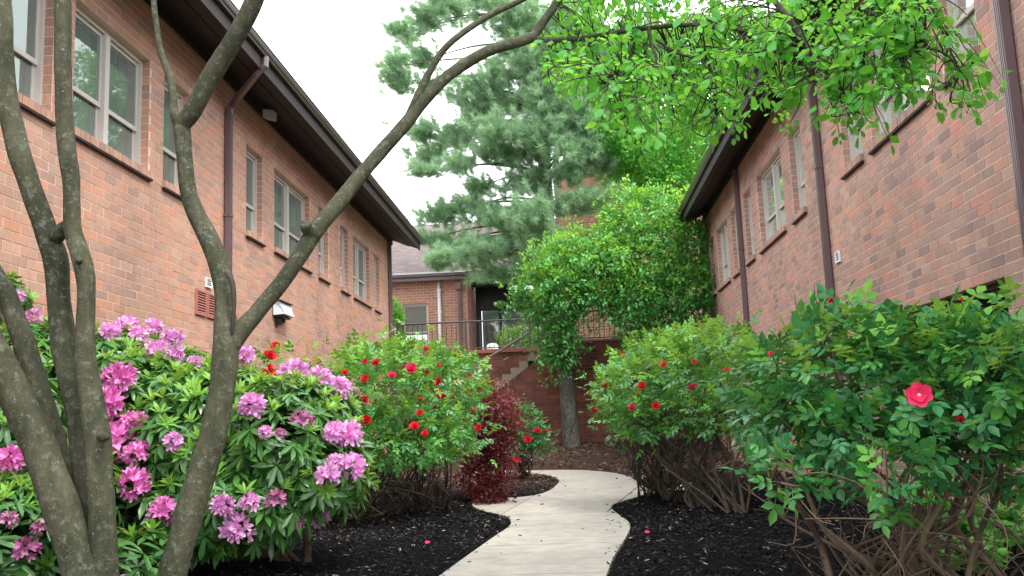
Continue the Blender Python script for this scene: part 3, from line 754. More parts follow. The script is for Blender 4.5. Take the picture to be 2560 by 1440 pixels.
# roof courses of shingles
ry0, rz0, ry1, rz1 = 32.42, zg+.022, 38.2, zg+3.08
L = math.hypot(ry1-ry0, rz1-rz0); ey, ez = (ry1-ry0)/L, (rz1-rz0)/L
o = MB(); o.add([(-11,ry0,rz0),(-.3,ry0,rz0),(-.3,ry1,rz1),(-11,ry1,rz1),(-11,ry0,rz0-.01),(-.3,ry0,rz0-.01),(-.3,ry1,rz1-.06),(-11,ry1,rz1-.06)], [(0,1,2,3),(7,6,5,4),(0,4,5,1),(3,2,6,7),(0,3,7,4),(1,5,6,2)]); o.build('roof_deck', M['gutter'], BB, base=bb0)
tw, th = .30, .145; V1 = np.array([(-tw/2+.006,0,.018),(tw/2-.006,0,.018),(tw/2-.006,th*ey*1.25,.004),(-tw/2+.006,th*ey*1.25,.004),(-tw/2+.006,0,.0),(tw/2-.006,0,0)])
V1[:, 2] += V1[:, 1]*ez/ey
shm = mesh_np('shingle', V1, [(0,1,2,3),(4,5,1,0)], M['shingle']); rest = MB(); cnt = 0
for r in range(int(L/th)):
    yy, zz = ry0+r*th*ey, rz0+r*th*ez
    for c in range(int(10.6/tw)):
        xx = -10.9+c*tw+(tw/2 if r % 2 else 0)+random.uniform(-.004, .004)
        px_, py_, _ = proj(np.array([[xx, yy, zz]]))
        if 985 < px_[0] < 1115 and cnt < 300:
            s_ = bpy.data.objects.new('shingle', shm); COL.objects.link(s_); s_.parent = BB; s_.location = Vector((xx, yy, zz))-Vector(bb0); cnt += 1
        else:
            rest.add(V1+np.array([xx, yy, zz]), [(0,1,2,3),(4,5,1,0)])
rest.build('shingles', M['shingle'], BB, True, base=bb0)
o = MB(); o.box((-3.62, 35.42, 6.56), (-.28, 35.62, 8.6)); o.build('lintel', M['steel'], BB, base=bb0)
o = MB(); o.box((-3.68, 33.32, 6.45), (-3.615, 37.5, 7.15)); o.build('gable_board', M['dark_soffit'], BB, base=bb0)
# glazed entrance in the recess
en = MB(); en.box((-3.55, 35.5, 3.3), (-3.35, 35.6, 6.6)); en.box((-3.35, 35.5, 5.62), (.2, 35.6, 5.76)); en.box((-2.66, 35.5, 3.3), (-2.56, 35.6, 6.6)); en.box((-1.2, 35.5, 3.3), (-1.1, 35.6, 6.6)); en.box((-.1, 35.5, 3.3), (.2, 35.6, 6.6))
ent = en.build('entrance', M['steel'], BB, base=bb0)
for a, b, c, d in ((-3.35,-2.66,3.4,5.62),(-2.56,-1.2,3.4,5.62),(-1.1,-.1,3.4,5.62),(-2.0,-1.2,5.76,6.55),(-1.1,-.1,5.76,6.55)):
    o = MB(); o.add([(a,35.55,c),(b,35.55,c),(b,35.55,d),(a,35.55,d)], [(0,1,2,3)]); o.build('pane', M['glass'], ent, base=bb0)
o = MB(); o.box((-3.35, 35.46, 5.76), (-2.0, 35.49, 6.6)); o.build('dark_panel', M['steel'], ent, base=bb0)
o = MB(); o.box((-3.33, 35.70, 5.06), (-1.9, 35.72, 5.60)); o.build('glass_bright_grey', M['glass_bright_grey'], ent, base=bb0)  # coloured sheet standing in for brightness seen in the glass
o = MB(); o.box((-1.88, 35.70, 4.9), (-1.05, 35.72, 5.60)); o.build('glass_bright_cream', M['bright_cream'], ent, base=bb0)
o = MB(); o.box((-3.5, 37.5, 3.3), (.2, 37.6, 6.6)); o.build('interior', M['room'], ent, base=bb0)
TB = thing('brick_tower', (3.5, 34, 3.3), 'tall plain brick block with a soldier course behind the pine and small tree', 'building')
fT = lambda u, n, z: (u+0*n, 34-n+0*u, z+0*n)
facade(TB, fT, -.27, 8.5, 32, 107, [], M['mortar'], M['brick_back'], 250, zvis=(5, 99), spans=lambda z: [(-.27, 8.5)] if not (9.95 < z < 10.18) else [(-.27, -.1)])
sol = MB()
for i in range(int(8.6/.1016)):
    a = -.09+i*.1016; sol.box((a, 33.985, 9.975), (a+.090, 34.02, 10.15))
sol.build('soldier_course', M['brick_back'], TB, True, base=np.array(TB.location))
o = MB(); o.box((-.27, 34.31, 3.3), (8.5, 39, 10.8)); o.build('core', M['brick_back'], TB, base=np.array(TB.location))

# ================================================================== TERRACE, STAIRS, RAILINGS
o = MB(); o.box((-14, 26.9, -.3), (14, 70, 3.30)); te = o.build('terrace', M['step']); te['kind'] = 'structure'
RWL = thing('retaining_wall', (-.5, 25.6, .3), 'dark weathered brick retaining wall below the terrace and stairs', 'wall')
fW = lambda u, n, z: (u+0*n, 25.6-n+0*u, z+0*n)
fW2 = lambda u, n, z: (u+0*n, 26.74-n+0*u, z+0*n)
sx = lambda z: max(-4.9, -.91+(z-2.90)/.70)
def fspan(z):
    if z < 2.88: return [(sx(z), 3.84)]
    return [(.12, 3.84)]
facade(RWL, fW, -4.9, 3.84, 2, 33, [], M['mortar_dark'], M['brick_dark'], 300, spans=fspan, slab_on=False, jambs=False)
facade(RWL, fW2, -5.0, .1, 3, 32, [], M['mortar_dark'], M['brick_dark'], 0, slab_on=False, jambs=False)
w0 = np.array(RWL.location); o = MB()
o.add([(-4.9,25.607,.0),(3.84,25.607,.0),(3.84,25.607,3.352),(.12,25.607,3.352),(.12,25.607,2.88),(-.94,25.607,2.88),(-4.9,25.607,.109),
       (-4.9,25.85,.0),(3.84,25.85,.0),(3.84,25.85,3.352),(.12,25.85,3.352),(.12,25.85,2.88),(-.94,25.85,2.88),(-4.9,25.85,.109)],
      [(0,1,2,3,4,5,6),(13,12,11,10,9,8,7)]+[(i,(i+1)%7,7+(i+1)%7,7+i) for i in range(7)])
o.box((-5.0, 26.747, 0), (3.84, 26.89, 3.25)); o.build('wall', M['mortar_dark'], RWL, base=w0)
o = MB(); o.box((.10, 25.55, 3.356), (3.84, 26.85, 3.41)); o.build('coping', M['step'], RWL, base=w0)
o = MB(); o.box((-5.0, 26.68, 3.255), (-.62, 26.895, 3.36)); o.build('coping', M['brick_dark'], RWL, base=w0)
ST = thing('staircase', (-2.5, 25.9, .3), 'concrete stairs climbing right along the dark brick retaining wall', 'stairs'); s0 = np.array(ST.location)
for i in range(15):
    x1 = -1.161-.243*i+.243; x0 = x1-.243; z = 3.06-.17*i-(.17 if False else 0)
    x0, x1 = -1.161-.243*i, -1.161-.243*(i-1)
    zb = lambda x: 2.90+(x+.91)*.70
    if i == 0: continue
    a = MB(); a.add([(x0,25.575,zb(x0)),(x1,25.575,zb(x1)),(x1,25.575,z),(x0,25.575,z),(x0,26.73,zb(x0)),(x1,26.73,zb(x1)),(x1,26.73,z),(x0,26.73,z)], [(0,1,2,3),(7,6,5,4),(0,4,5,1),(3,2,6,7),(0,3,7,4),(1,5,6,2)])
    a.build('step', M['step'], ST, base=s0)
a = MB(); a.box((-1.161+.243*0-.0, 25.575, 2.895), (.095, 26.73, 3.06)); a.build('landing', M['step'], ST, base=s0)

def railing(name, label, pts, zb, zt, spacing, group='brown metal railings on the terrace', posts=True):
    R = thing(name, (pts[0][0], pts[0][1], zb-.06), label, 'railing', group); r0 = np.array(R.location)
    for z, nm, h in ((zt, 'top_rail', .028), (zb, 'bottom_rail', .016)):
        for a, b in zip(pts[:-1], pts[1:]):
            t = MB(); t.tube([(a[0], a[1], z), (b[0], b[1], z)], h, 8); t.build(nm, M['rail'], R, base=r0)
    bm_ = None
    for a, b in zip(pts[:-1], pts[1:]):
        n = max(1, int(math.hypot(b[0]-a[0], b[1]-a[1])/spacing))
        for i in range(1, n):
            x, y = a[0]+(b[0]-a[0])*i/n, a[1]+(b[1]-a[1])*i/n
            if bm_ is None:
                t = MB(); t.box((-.009,-.009,0), (.009,.009,zt-zb-.03)); V = np.concatenate(t.V); bm_ = mesh_np('baluster', V, t.F, M['rail'])
            o_ = bpy.data.objects.new('baluster', bm_); COL.objects.link(o_); o_.parent = R; o_.location = Vector((x, y, zb+.01))-Vector(r0)
    for x, y in pts:
        t = MB(); t.box((x-.028, y-.028, zb-.06), (x+.028, y+.028, zt+.03)); t.build('post', M['hrail' if (x > -1.2 and x < -.9) else 'rail'], R, base=r0)
    return R
railing('railing', 'long brown railing at the terrace edge beside the stairs, left of the small tree', [(-4.86, 26.0), (-4.86, 26.8), (-3.0, 26.8), (-1.06, 26.8)], 3.42, 4.21, .135)
railing('railing', 'short brown railing on the wall coping right of the small tree', [(.15, 25.72), (2.0, 25.72), (3.78, 25.72)], 3.47, 4.22, .135)
HR = thing('handrail', (-2.6, 25.66, 1.0), 'sloping taupe handrail beside the concrete stairs', 'handrail'); h0 = np.array(HR.location)
o = MB(); p0 = np.array([-1.07, 25.66, 3.70]); dirv = np.array([-1, 0, -.557]); o.tube([p0, p0+dirv*3.3], .034, 8); o.build('rail', M['hrail'], HR, base=h0)
for s_, zl in ((0.0, 3.06), (1.6, 2.0), (3.2, .95)):
    q = p0+dirv*s_; o = MB(); o.box((q[0]-.03, 25.63, zl), (q[0]+.03, 25.69, q[2]+(.52 if s_ == 0 else 0))); o.build('post', M['hrail'], HR, base=h0)
def pot(x, y, z, r, h, label, dome):
    T = thing('planter', (x, y, z), label, 'planter', 'white planters on the terrace'); prof = [(r*.8,0),(r,.3*h),(r*.98,.7*h)]+([(r*.7,.93*h),(.02,h)] if dome else [(r*1.05,h*.9),(r*1.05,h),(r*.9,h),(r*.88,h*.9)])
    V = []; n = 16; F = []
    for rr, zz in prof: V += [(rr*math.cos(2*math.pi*i/n), rr*math.sin(2*math.pi*i/n), zz) for i in range(n)]
    for k in range(len(prof)-1): F += [(k*n+i, k*n+(i+1) % n, (k+1)*n+(i+1) % n, (k+1)*n+i) for i in range(n)]
    o_ = obj('body', mesh_np('body', V, F, M['pot'], smooth=True), T)
pot(at(1097, 866, 27.4)[0], 27.4, 3.3, .20, .28, 'white square-shouldered planter below the white downspout behind the railing', False)
pot(at(1231, 864, 27.4)[0], 27.4, 3.3, .18, .30, 'white round-topped planter before the dark entrance behind the railing', True)

# ================================================================== TREES IN THE FOREGROUND
def limb(root, name, rows, m, sides=12, n=7, wob=.05, world=False, seed=0):
    """rows of (px, py, radius px, depth): a bark tube through real points at those depths"""
    r = np.random.default_rng(seed+len(rows))
    P = np.array([[*at(a, b, y), rr*y/FPX] for a, b, rr, y in rows]) if not world else np.array(rows, float)
    S = spline(P, n if world else n*2); k = len(S); sides = sides if world else sides+6; base = np.array(root.location)
    mb = MB(); mb.tube(S[:, :3], np.maximum(S[:, 3], .002), sides)
    V = np.concatenate(mb.V); c = np.repeat(S[:, :3], sides, 0); rad = np.repeat(S[:, 3], sides)
    ph = r.uniform(0, 6.28, 6); q = V/np.maximum(.22, S[:, 3].mean()*5)
    w = w_ = (np.sin(q[:, 0]*3+q[:, 2]*2+ph[0])+np.sin(q[:, 2]*3.1+q[:, 1]*4+ph[1])+np.sin(q[:, 0]*7-q[:, 2]*5+ph[2])*.6+np.sin(q[:, 2]*9+q[:, 1]*6+ph[3])*.5)/3
    q2 = V*9.0; w = w+.55*np.sin(q2[:, 2]*1.1+np.sin(q2[:, 0]*2+ph[4])*2)*np.sin(q2[:, 0]*1.7+q2[:, 1]*1.3+ph[5])+.35*np.sin(q2[:, 2]*2.7+q2[:, 1]*3.1)
    V = c+(V-c)*(1+wob*w)[:, None]
    return obj(name, mesh_np(name, V-base, mb.F, m, smooth=True), root), S

TA = thing('ornamental_tree', onz(230, 1690, 0), 'clump of bare mossy trunks leaning at the left edge before the rhododendrons', 'tree')
ta = M['bark']
limb(TA, 'trunk', [(250,1760,66,4.2),(232,1600,54,4.2),(205,1440,47,4.2),(150,1262,44,4.2),(97,1116,42,4.2),(42,1000,42,4.18),(-18,880,40,4.16),(-80,750,38,4.14),(-160,560,36,4.12),(-250,300,32,4.1)], ta, 16, 9, .045, seed=1)
limb(TA, 'trunk', [(235,1480,30,4.4),(205,1300,30,4.4),(152,1157,29,4.42),(112,1034,31,4.45),(78,920,29,4.46),(45,815,26,4.47),(12,730,25,4.48),(-50,630,24,4.5),(-150,480,22,4.5)], ta, 14, 9, .05, seed=2)
limb(TA, 'trunk', [(238,1640,30,4.36),(232,1440,30,4.36),(222,1250,31,4.36),(208,1100,34,4.35),(190,985,35,4.34),(172,910,34,4.35),(156,830,31,4.36),(148,750,28.5,4.36),(140,655,31,4.36),(124,600,29,4.36),(90,504,28,4.36),(55,405,29,4.36),(26,290,28,4.36),(9,167,27,4.36),(2,40,29,4.36),(-2,-120,28,4.36)], ta, 16, 9, .05, seed=3)
limb(TA, 'trunk', [(266,1760,44,4.26),(264,1600,36,4.25),(262,1440,33,4.24),(256,1300,33,4.23),(248,1180,33,4.22),(243,1095,35,4.22),(229,1005,31,4.22),(216,920,27,4.22),(213,850,25,4.22),(216,747,22.5,4.22),(212,685,24,4.22),(202,640,24,4.22),(182,576,23,4.24),(179,505,21.5,4.24),(176,435,22,4.24),(163,330,23,4.24),(158,200,22,4.24),(157,40,22,4.24),(156,-120,21,4.24)], ta, 14, 9, .05, seed=4)
limb(TA, 'branch', [(186,570,13,4.25),(165,568,17,4.28),(142,590,20,4.33)], ta, 10, 6, .04, seed=5)
limb(TA, 'knot', [(196,655,9,4.16),(198,650,10,4.13),(199,647,7,4.12)], ta, 10, 5, .1, seed=6)
limb(TA, 'knot', [(252,1092,14,4.18),(262,1092,12,4.12),(268,1090,8,4.10)], ta, 10, 5, .1, seed=7)

TBt = thing('ornamental_tree', onz(410, 1680, 0), 'forked mossy tree whose long branch arches over the path to a leafy canopy', 'tree')
limb(TBt, 'trunk', [(372,1780,58,4.6),(400,1600,42,4.6),(430,1440,36,4.6),(457,1342,35,4.6),(493,1219,36,4.6),(531,1096,35,4.62),(554,973,32.5,4.64),(563,890,33,4.66),(566,835,32,4.68),(563,785,27,4.70),(562,740,25.5,4.71),(556,692,27,4.72),(528,608,26,4.74),(490,535,24,4.76),(469,469,21.5,4.78),(462,400,20.5,4.8),(456,335,22,4.82),(452,300,20,4.82)], ta, 18, 9, .04, seed=8)
limb(TBt, 'branch', [(455,325,18,4.82),(436,280,13,4.84),(432,235,11,4.85),(424,190,10,4.86),(402,130,9,4.88),(392,70,8,4.9),(384,0,7.5,4.92),(380,-100,7,4.95)], ta, 12, 8, .05, seed=9)
limb(TBt, 'branch', [(452,318,20,4.82),(482,275,25,4.8),(525,195,25,4.78),(575,115,25,4.74),(620,35,24,4.7),(650,-40,23,4.66),(690,-160,20,4.6)], ta, 14, 8, .04, seed=10)
_, BR1 = limb(TBt, 'branch', [(572,885,17,4.66),(602,830,23,4.68),(650,772,21.5,4.72),(705,705,20.5,4.78),(752,635,21.5,4.84),(790,575,22,4.9),(840,515,20.5,4.98),(900,440,19,5.06),(960,370,18,5.14),(1015,308,18,5.2),(1065,245,16,5.25),(1130,182,15.5,5.3),(1220,128,14.5,5.36),(1300,104,14,5.4),(1338,90,14,5.42)], ta, 14, 8, .04, seed=11)
limb(TBt, 'bark_ridge', [(566,682,5,4.64),(580,706,7,4.63),(585,750,6,4.62),(583,800,5.5,4.62),(580,835,4,4.63)], M['twig_dark'], 8, 6, .2, seed=24)
limb(TBt, 'branch_stub', [(785,590,20,4.88),(770,572,19,4.83),(762,560,15,4.79)], ta, 10, 5, .08, seed=12)
_, BR2 = limb(TBt, 'branch', [(1330,95,13,5.42),(1356,58,11.5,5.42),(1390,10,10.5,5.4),(1420,-40,10,5.35),(1480,-130,9,5.3)], ta, 10, 7, .04, seed=13)
limb(TBt, 'branch', [(1010,315,11,5.2),(1034,262,10.5,5.22),(1066,195,9.5,5.24),(1108,126,9,5.26),(1160,80,8.5,5.28),(1225,38,8,5.3),(1300,2,7.5,5.3),(1380,-40,7,5.3)], ta, 10, 7, .04, seed=14)
_, BR3 = limb(TBt, 'branch', [(1335,98,8,5.42),(1400,100,7.5,5.4),(1480,92,7,5.35),(1560,78,7.5,5.3),(1640,68,6,5.25),(1720,62,5.5,5.2),(1800,66,5,5.15),(1860,78,4.5,5.1)], ta, 8, 7, .05, seed=15)
_, BR4 = limb(TBt, 'branch', [(1700,-260,11,5.0),(1830,-120,10,4.9),(1930,-5,8.5,4.8),(1985,65,8,4.75),(2025,130,7,4.7),(2062,185,5.5,4.66),(2110,232,3.5,4.62),(2150,285,2.5,4.6)], ta, 8, 7, .05, seed=16)
_, BR5 = limb(TBt, 'branch', [(2060,170,4.5,4.66),(2130,168,4.5,4.6),(2190,170,4.2,4.55),(2250,156,3.8,4.5),(2310,122,3.4,4.46),(2370,140,2.6,4.42),(2420,200,1.8,4.4)], ta, 7, 7, .05, seed=17)
_, BR6 = limb(TBt, 'branch', [(1980,75,4.5,4.76),(2050,55,4,4.8),(2120,35,3.6,4.85),(2200,-10,3.5,4.9),(2280,-60,3,4.9)], ta, 7, 7, .05, seed=18)
_, BR7 = limb(TBt, 'branch', [(1622,70,5,5.26),(1628,110,4.2,5.2),(1640,150,3.6,5.15),(1610,175,3,5.1),(1570,180,2.4,5.05),(1520,215,2,5.0)], ta, 7, 6, .05, seed=19)
_, BR8 = limb(TBt, 'branch', [(1585,76,5,5.3),(1582,125,4,5.25),(1556,180,3.4,5.2),(1550,240,2.4,5.15),(1552,300,1.8,5.1)], ta, 7, 6, .05, seed=20)
_, BR9 = limb(TBt, 'branch', [(1640,100,4,5.2),(1700,135,3.6,5.15),(1765,152,3,5.1),(1788,210,2.6,5.05),(1798,280,2,5.0)], ta, 7, 6, .05, seed=21)
_, BR10 = limb(TBt, 'branch', [(1420,-40,8,5.35),(1560,-60,7,5.2),(1720,-50,6,5.05),(1900,-60,5,4.9),(2100,-80,4,4.8)], ta, 7, 6, .05, seed=22)
_, BR11 = limb(TBt, 'branch', [(2040,150,4,4.68),(1975,130,3.4,4.8),(1930,105,2.8,4.9)], ta, 7, 6, .05, seed=23)

# canopy: twigs run from the nearest branch into real clusters of leaves
CAN = [(1430,40,75,9),(1500,70,80,10),(1590,60,90,13),(1700,40,100,15),(1820,40,100,15),(1940,40,100,14),(2060,50,95,13),(2170,60,90,13),(2260,70,70,9),(2320,40,50,4),
       (1440,200,55,6),(1500,220,70,9),(1590,215,80,12),(1680,205,80,12),(1760,190,80,11),(1560,300,60,6),(1640,300,55,7),(1720,290,60,8),(1790,300,50,6),(1850,250,55,8),(1930,255,50,7),
       (2000,190,60,8),(2080,180,65,9),(2160,190,70,9),(2250,180,60,8),(2330,195,45,5),(2120,320,32,3),(2060,270,30,3),(2200,265,45,5),(2290,240,45,4),(2410,235,50,4),(2470,205,40,3),(2440,300,22,2),(2220,345,14,1),(1880,130,70,9),(1960,120,70,9),(1810,120,70,9),
       (1400,130,40,5),(1395,190,30,4),(1470,120,60,7),(1600,130,70,9),(1730,120,70,9),(1700,330,40,4),(1620,335,40,4),(1760,335,30,3),(1480,280,40,4),(1830,310,30,3),(1960,300,30,2),(2130,110,60,7),(2250,30,60,6),(1700,-60,160,10),(1900,-60,160,10),(2100,-60,140,8),(1500,-60,100,6),(2380,90,30,2)]
CAN += [(2040,300,20,2),(1990,250,30,3),(2100,345,16,1),(2190,330,14,1),(2350,250,30,2),(2450,170,25,2),(2500,210,20,1),(2230,120,50,4),(1650,380,30,2),(1560,360,25,2),(1850,330,25,2)]
allb = np.concatenate([b[:, :4] for b in (BR2, BR3, BR4, BR5, BR6, BR7, BR8, BR9, BR10, BR11)])
rg = np.random.default_rng(5)
tw = MB(); LP, LD, LN, LS, LT = [], [], [], [], []
for cx, cy, cr_, cnt in CAN:
    for _ in range(int(cnt*1.5)):
        a = rg.uniform(0, 6.283); rr = cr_*math.sqrt(rg.random())
        y = rg.uniform(4.2, 7.2) if cx < 2000 else rg.uniform(4.0, 5.6)
        tip = at(cx+rr*math.cos(a), cy+rr*math.sin(a), y)
        # start from a branch point near the cluster
        d = np.linalg.norm(allb[:, :3]-tip-np.array([0, 0, .12]), axis=1); j = np.argsort(d)[rg.integers(0, 6)]
        st = allb[j, :3]; L = np.linalg.norm(tip-st)
        if L > 1.1: st = tip+(st-tip)*(1.1/L)*.9+rg.normal(0, .05, 3)
        mid1 = st+(tip-st)*.4+np.array([0, 0, .10*L*.6])+rg.normal(0, .05, 3); mid2 = st+(tip-st)*.75+np.array([0, 0, .04])+rg.normal(0, .04, 3)
        c = spline(np.array([st, mid1, mid2, tip]), 5)
        tw.tube(c, np.linspace(.005, .0015, len(c)), 4, caps=False)
        nl = rg.integers(9, 15)
        for q in np.linspace(.30, 1.0, nl):
            t = q*(len(c)-1); i = min(int(t), len(c)-2); p = c[i]+(c[i+1]-c[i])*(t-i); tang = norm(c[i+1]-c[i])
            s_ = norm(np.cross(tang, [0, 0, 1])+rg.normal(0, .2, 3))*(1 if rg.random() < .5 else -1)
            dd = norm(s_*.9+tang*.65+np.array([0, 0, -.38])+rg.normal(0, .38, 3)); 
            if q > .99: dd = norm(tang+np.array([0, 0, -.4]))
            LP.append(p+dd*.012); LD.append(dd); LN.append(norm(np.array([0, 0, 1])+rg.normal(0, .6, 3))); LS.append(rg.choice([rg.uniform(.028,.05), rg.uniform(.04, .082)])); LT.append(1 if rg.random() < .30 else 0)
tw.build('twigs', M['twig_dark'], TBt, True, base=np.array(TBt.location))
foliage(TBt, np.array(LP), np.array(LD), np.array(LN), np.array(LS), np.array(LT), leaf_tpl(.31, .07, .10, .48), [M['mag_leaf'], M['mag_young']])

# ================================================================== FAR TREES
def rand_dirs(n, nrm, out=1.0, up=.3, jit=.6, rng=RNG):
    return norm(nrm*out+np.array([0, 0, up])+rng.normal(0, jit, (n, 3)))
def clumped(blobs, nclump, per, spread, inner=.55, low_cut=None, rng=RNG):
    P, G = shell(blobs, nclump, inner, low_cut, rng)
    P = np.repeat(P, per, 0)+rng.normal(0, spread, (nclump*per, 3)); return P, np.repeat(G, per, 0)

# pine: trunk, drooping limbs and long-needled tufts
PT = thing('pine_tree', at(1362, 880, 29), 'tall blue green pine with soft drooping needle sprays behind the railing', 'tree')
PT.location.z = 3.3; rg = np.random.default_rng(21)
px0 = np.array(at(1362, 600, 29)); pb = np.array(PT.location)
trunk = np.array([[px0[0], 29.3, 3.2, .30], [px0[0]+.05, 29.3, 6, .27], [px0[0]+.1, 29.3, 9, .22], [px0[0]+.05, 29.3, 13, .16], [px0[0], 29.3, 17, .10], [px0[0], 29.3, 19.5, .03]])
limb(PT, 'trunk', trunk, M['bark_pine'], 12, 6, .05, True, seed=30)
TIPS = [(1005,85,40,26),(990,165,34,26),(1000,215,30,20),(1070,55,50,30),(1120,20,60,35),(1210,5,70,40),(1060,150,40,24),(1080,215,34,20),(1060,330,45,24),(1085,390,60,30),(1060,430,30,14),(1150,340,55,30),(1210,300,60,36),(1180,230,55,32),(1250,190,60,38),(1310,260,60,40),(1240,380,50,28),(1300,390,60,36),(1350,320,70,44),(1410,330,50,36),(1440,520,70,16),(1430,270,70,45),(1490,370,60,44),(1310,460,60,34),(1200,470,40,20),(1100,540,42,26),(1170,525,55,32),(1250,545,60,36),(1330,530,55,36),(1130,610,50,26),(1200,640,60,34),(1270,620,60,36),(1320,660,40,26),(1110,650,34,20),(1450,120,70,44),(1390,190,60,40),(1350,80,70,40),(1290,50,70,40),(1290,130,50,30),(1450,-40,90,60),(1300,-70,90,60),(1160,-70,70,50),(1600,100,70,60),(1060,600,24,10),(1240,690,30,14),(1290,700,30,14)]
FRONT = [(1470,500,75,20),(1420,430,60,26),(1470,405,50,28),(1400,520,40,16),(1440,380,60,30),(1362,130,60,40),(1365,230,66,40),(1350,340,60,40),(1345,600,56,36),(1385,300,60,40),(1420,180,60,40),(1460,280,50,50),(1470,130,60,50),(1420,60,80,50),(1230,260,50,34),(1330,180,50,30),(1150,420,40,20),(1250,330,50,30)]
lm = MB(); NP, ND, NS = [], [], []
for qi, (cx, cy, rx, rz) in enumerate(TIPS+FRONT):
    y = 29.3+rg.uniform(-2.2, 1.2)*(1 if cx > 1150 else .7) if qi < len(TIPS) else 27.4+rg.uniform(-.4, .6); tip = at(cx, cy, y)
    zt = tip[2]+abs(tip[0]-px0[0])*.10-.2; a = np.array([px0[0]+.05, 29.3, zt]); m_ = (a+tip)/2+np.array([0, 0, .25])
    lim = spline(np.array([a, m_, tip]), 6); lm.tube(lim, np.linspace(.06, .012, len(lim)), 5, caps=False)
    R = np.array([rx*29/FPX, .5*(rx+rz)*29/FPX, rz*29/FPX]); out = norm(np.array([tip[0]-px0[0], tip[1]-29.3, .15]))
    for _ in range(int(50*rx*rz/1500)+34):
        c0 = tip+R*rg.normal(0, .55, 3)
        ax = norm(out*.7+np.array([0, 0, .55])+rg.normal(0, .45, 3)); k = 46
        for w_ in range(3):     # three tufts along a shoot
            cc = c0+ax*.09*w_
            NP.append(np.repeat(cc[None], k//3*2, 0)+rg.normal(0, .025, (k//3*2, 3))); ND.append(norm(ax*.55+rg.normal(0, .55, (k//3*2, 3)))); NS.append(rg.uniform(.14, .26, k//3*2))
lm.build('limbs', M['bark_pine'], PT, True, base=pb)
NP = np.concatenate(NP); ND = np.concatenate(ND); NS = np.concatenate(NS)
V, F = batch(NP, ND, norm(rg.normal(size=NP.shape)), NS, sliver_tpl(.036))
obj('needles', mesh_np('needles', V-pb, F, M['needle']), PT, True)

# bright broadleaf tree behind the right eave
BT = thing('broadleaf_tree', at(1690, 800, 31), 'bright green leafy tree filling the gap beside the right roof edge', 'tree'); BT.location.z = 3.3
bt = [blob(1510,250,28.2,50,60,.7), blob(1530,330,27.4,50,60,.7), blob(1580,330,27.2,60,70,.8), blob(1540,300,28.6,60,70,.9), blob(1560,380,28.6,70,60,.9), blob(1600,450,28.4,80,40,.9), blob(1640,380,28.4,90,80,1.0), blob(1700,460,28.4,70,40,.8), blob(1720,380,28.4,70,70,.9), blob(1560,200,28.8,70,70,.9), blob(1640,260,31,130,90,1.4), blob(1720,340,31,110,90,1.3), blob(1600,360,31,90,70,1.1), blob(1680,430,31,120,70,1.2), blob(1780,260,31,110,100,1.3), blob(1560,440,30.5,60,50,.8), blob(1600,160,31,110,80,1.4), blob(1740,140,31,130,90,1.4), blob(1850,120,31.5,120,100,1.4)]
rg = np.random.default_rng(31)
P, G = clumped(bt, 4600, 11, .12, .5, None, rg); D = rand_dirs(len(P), G, .7, -.15, .7, rg)
foliage(BT, P, D, norm(G*.5+np.array([0,0,.8])+rg.normal(0,.5,P.shape)), rg.uniform(.10,.17,len(P)), np.zeros(len(P), int), small_tpl(.30), [M['bg_leaf']], 0)
tr_ = at(1700, 600, 31); limb(BT, 'trunk', [(tr_[0],31,3.2,.22),(tr_[0]-.1,31,6,.18),(tr_[0]+.1,31,8,.14),(tr_[0],31,11,.06)], M['bark_grey'], 10, 6, .05, True)

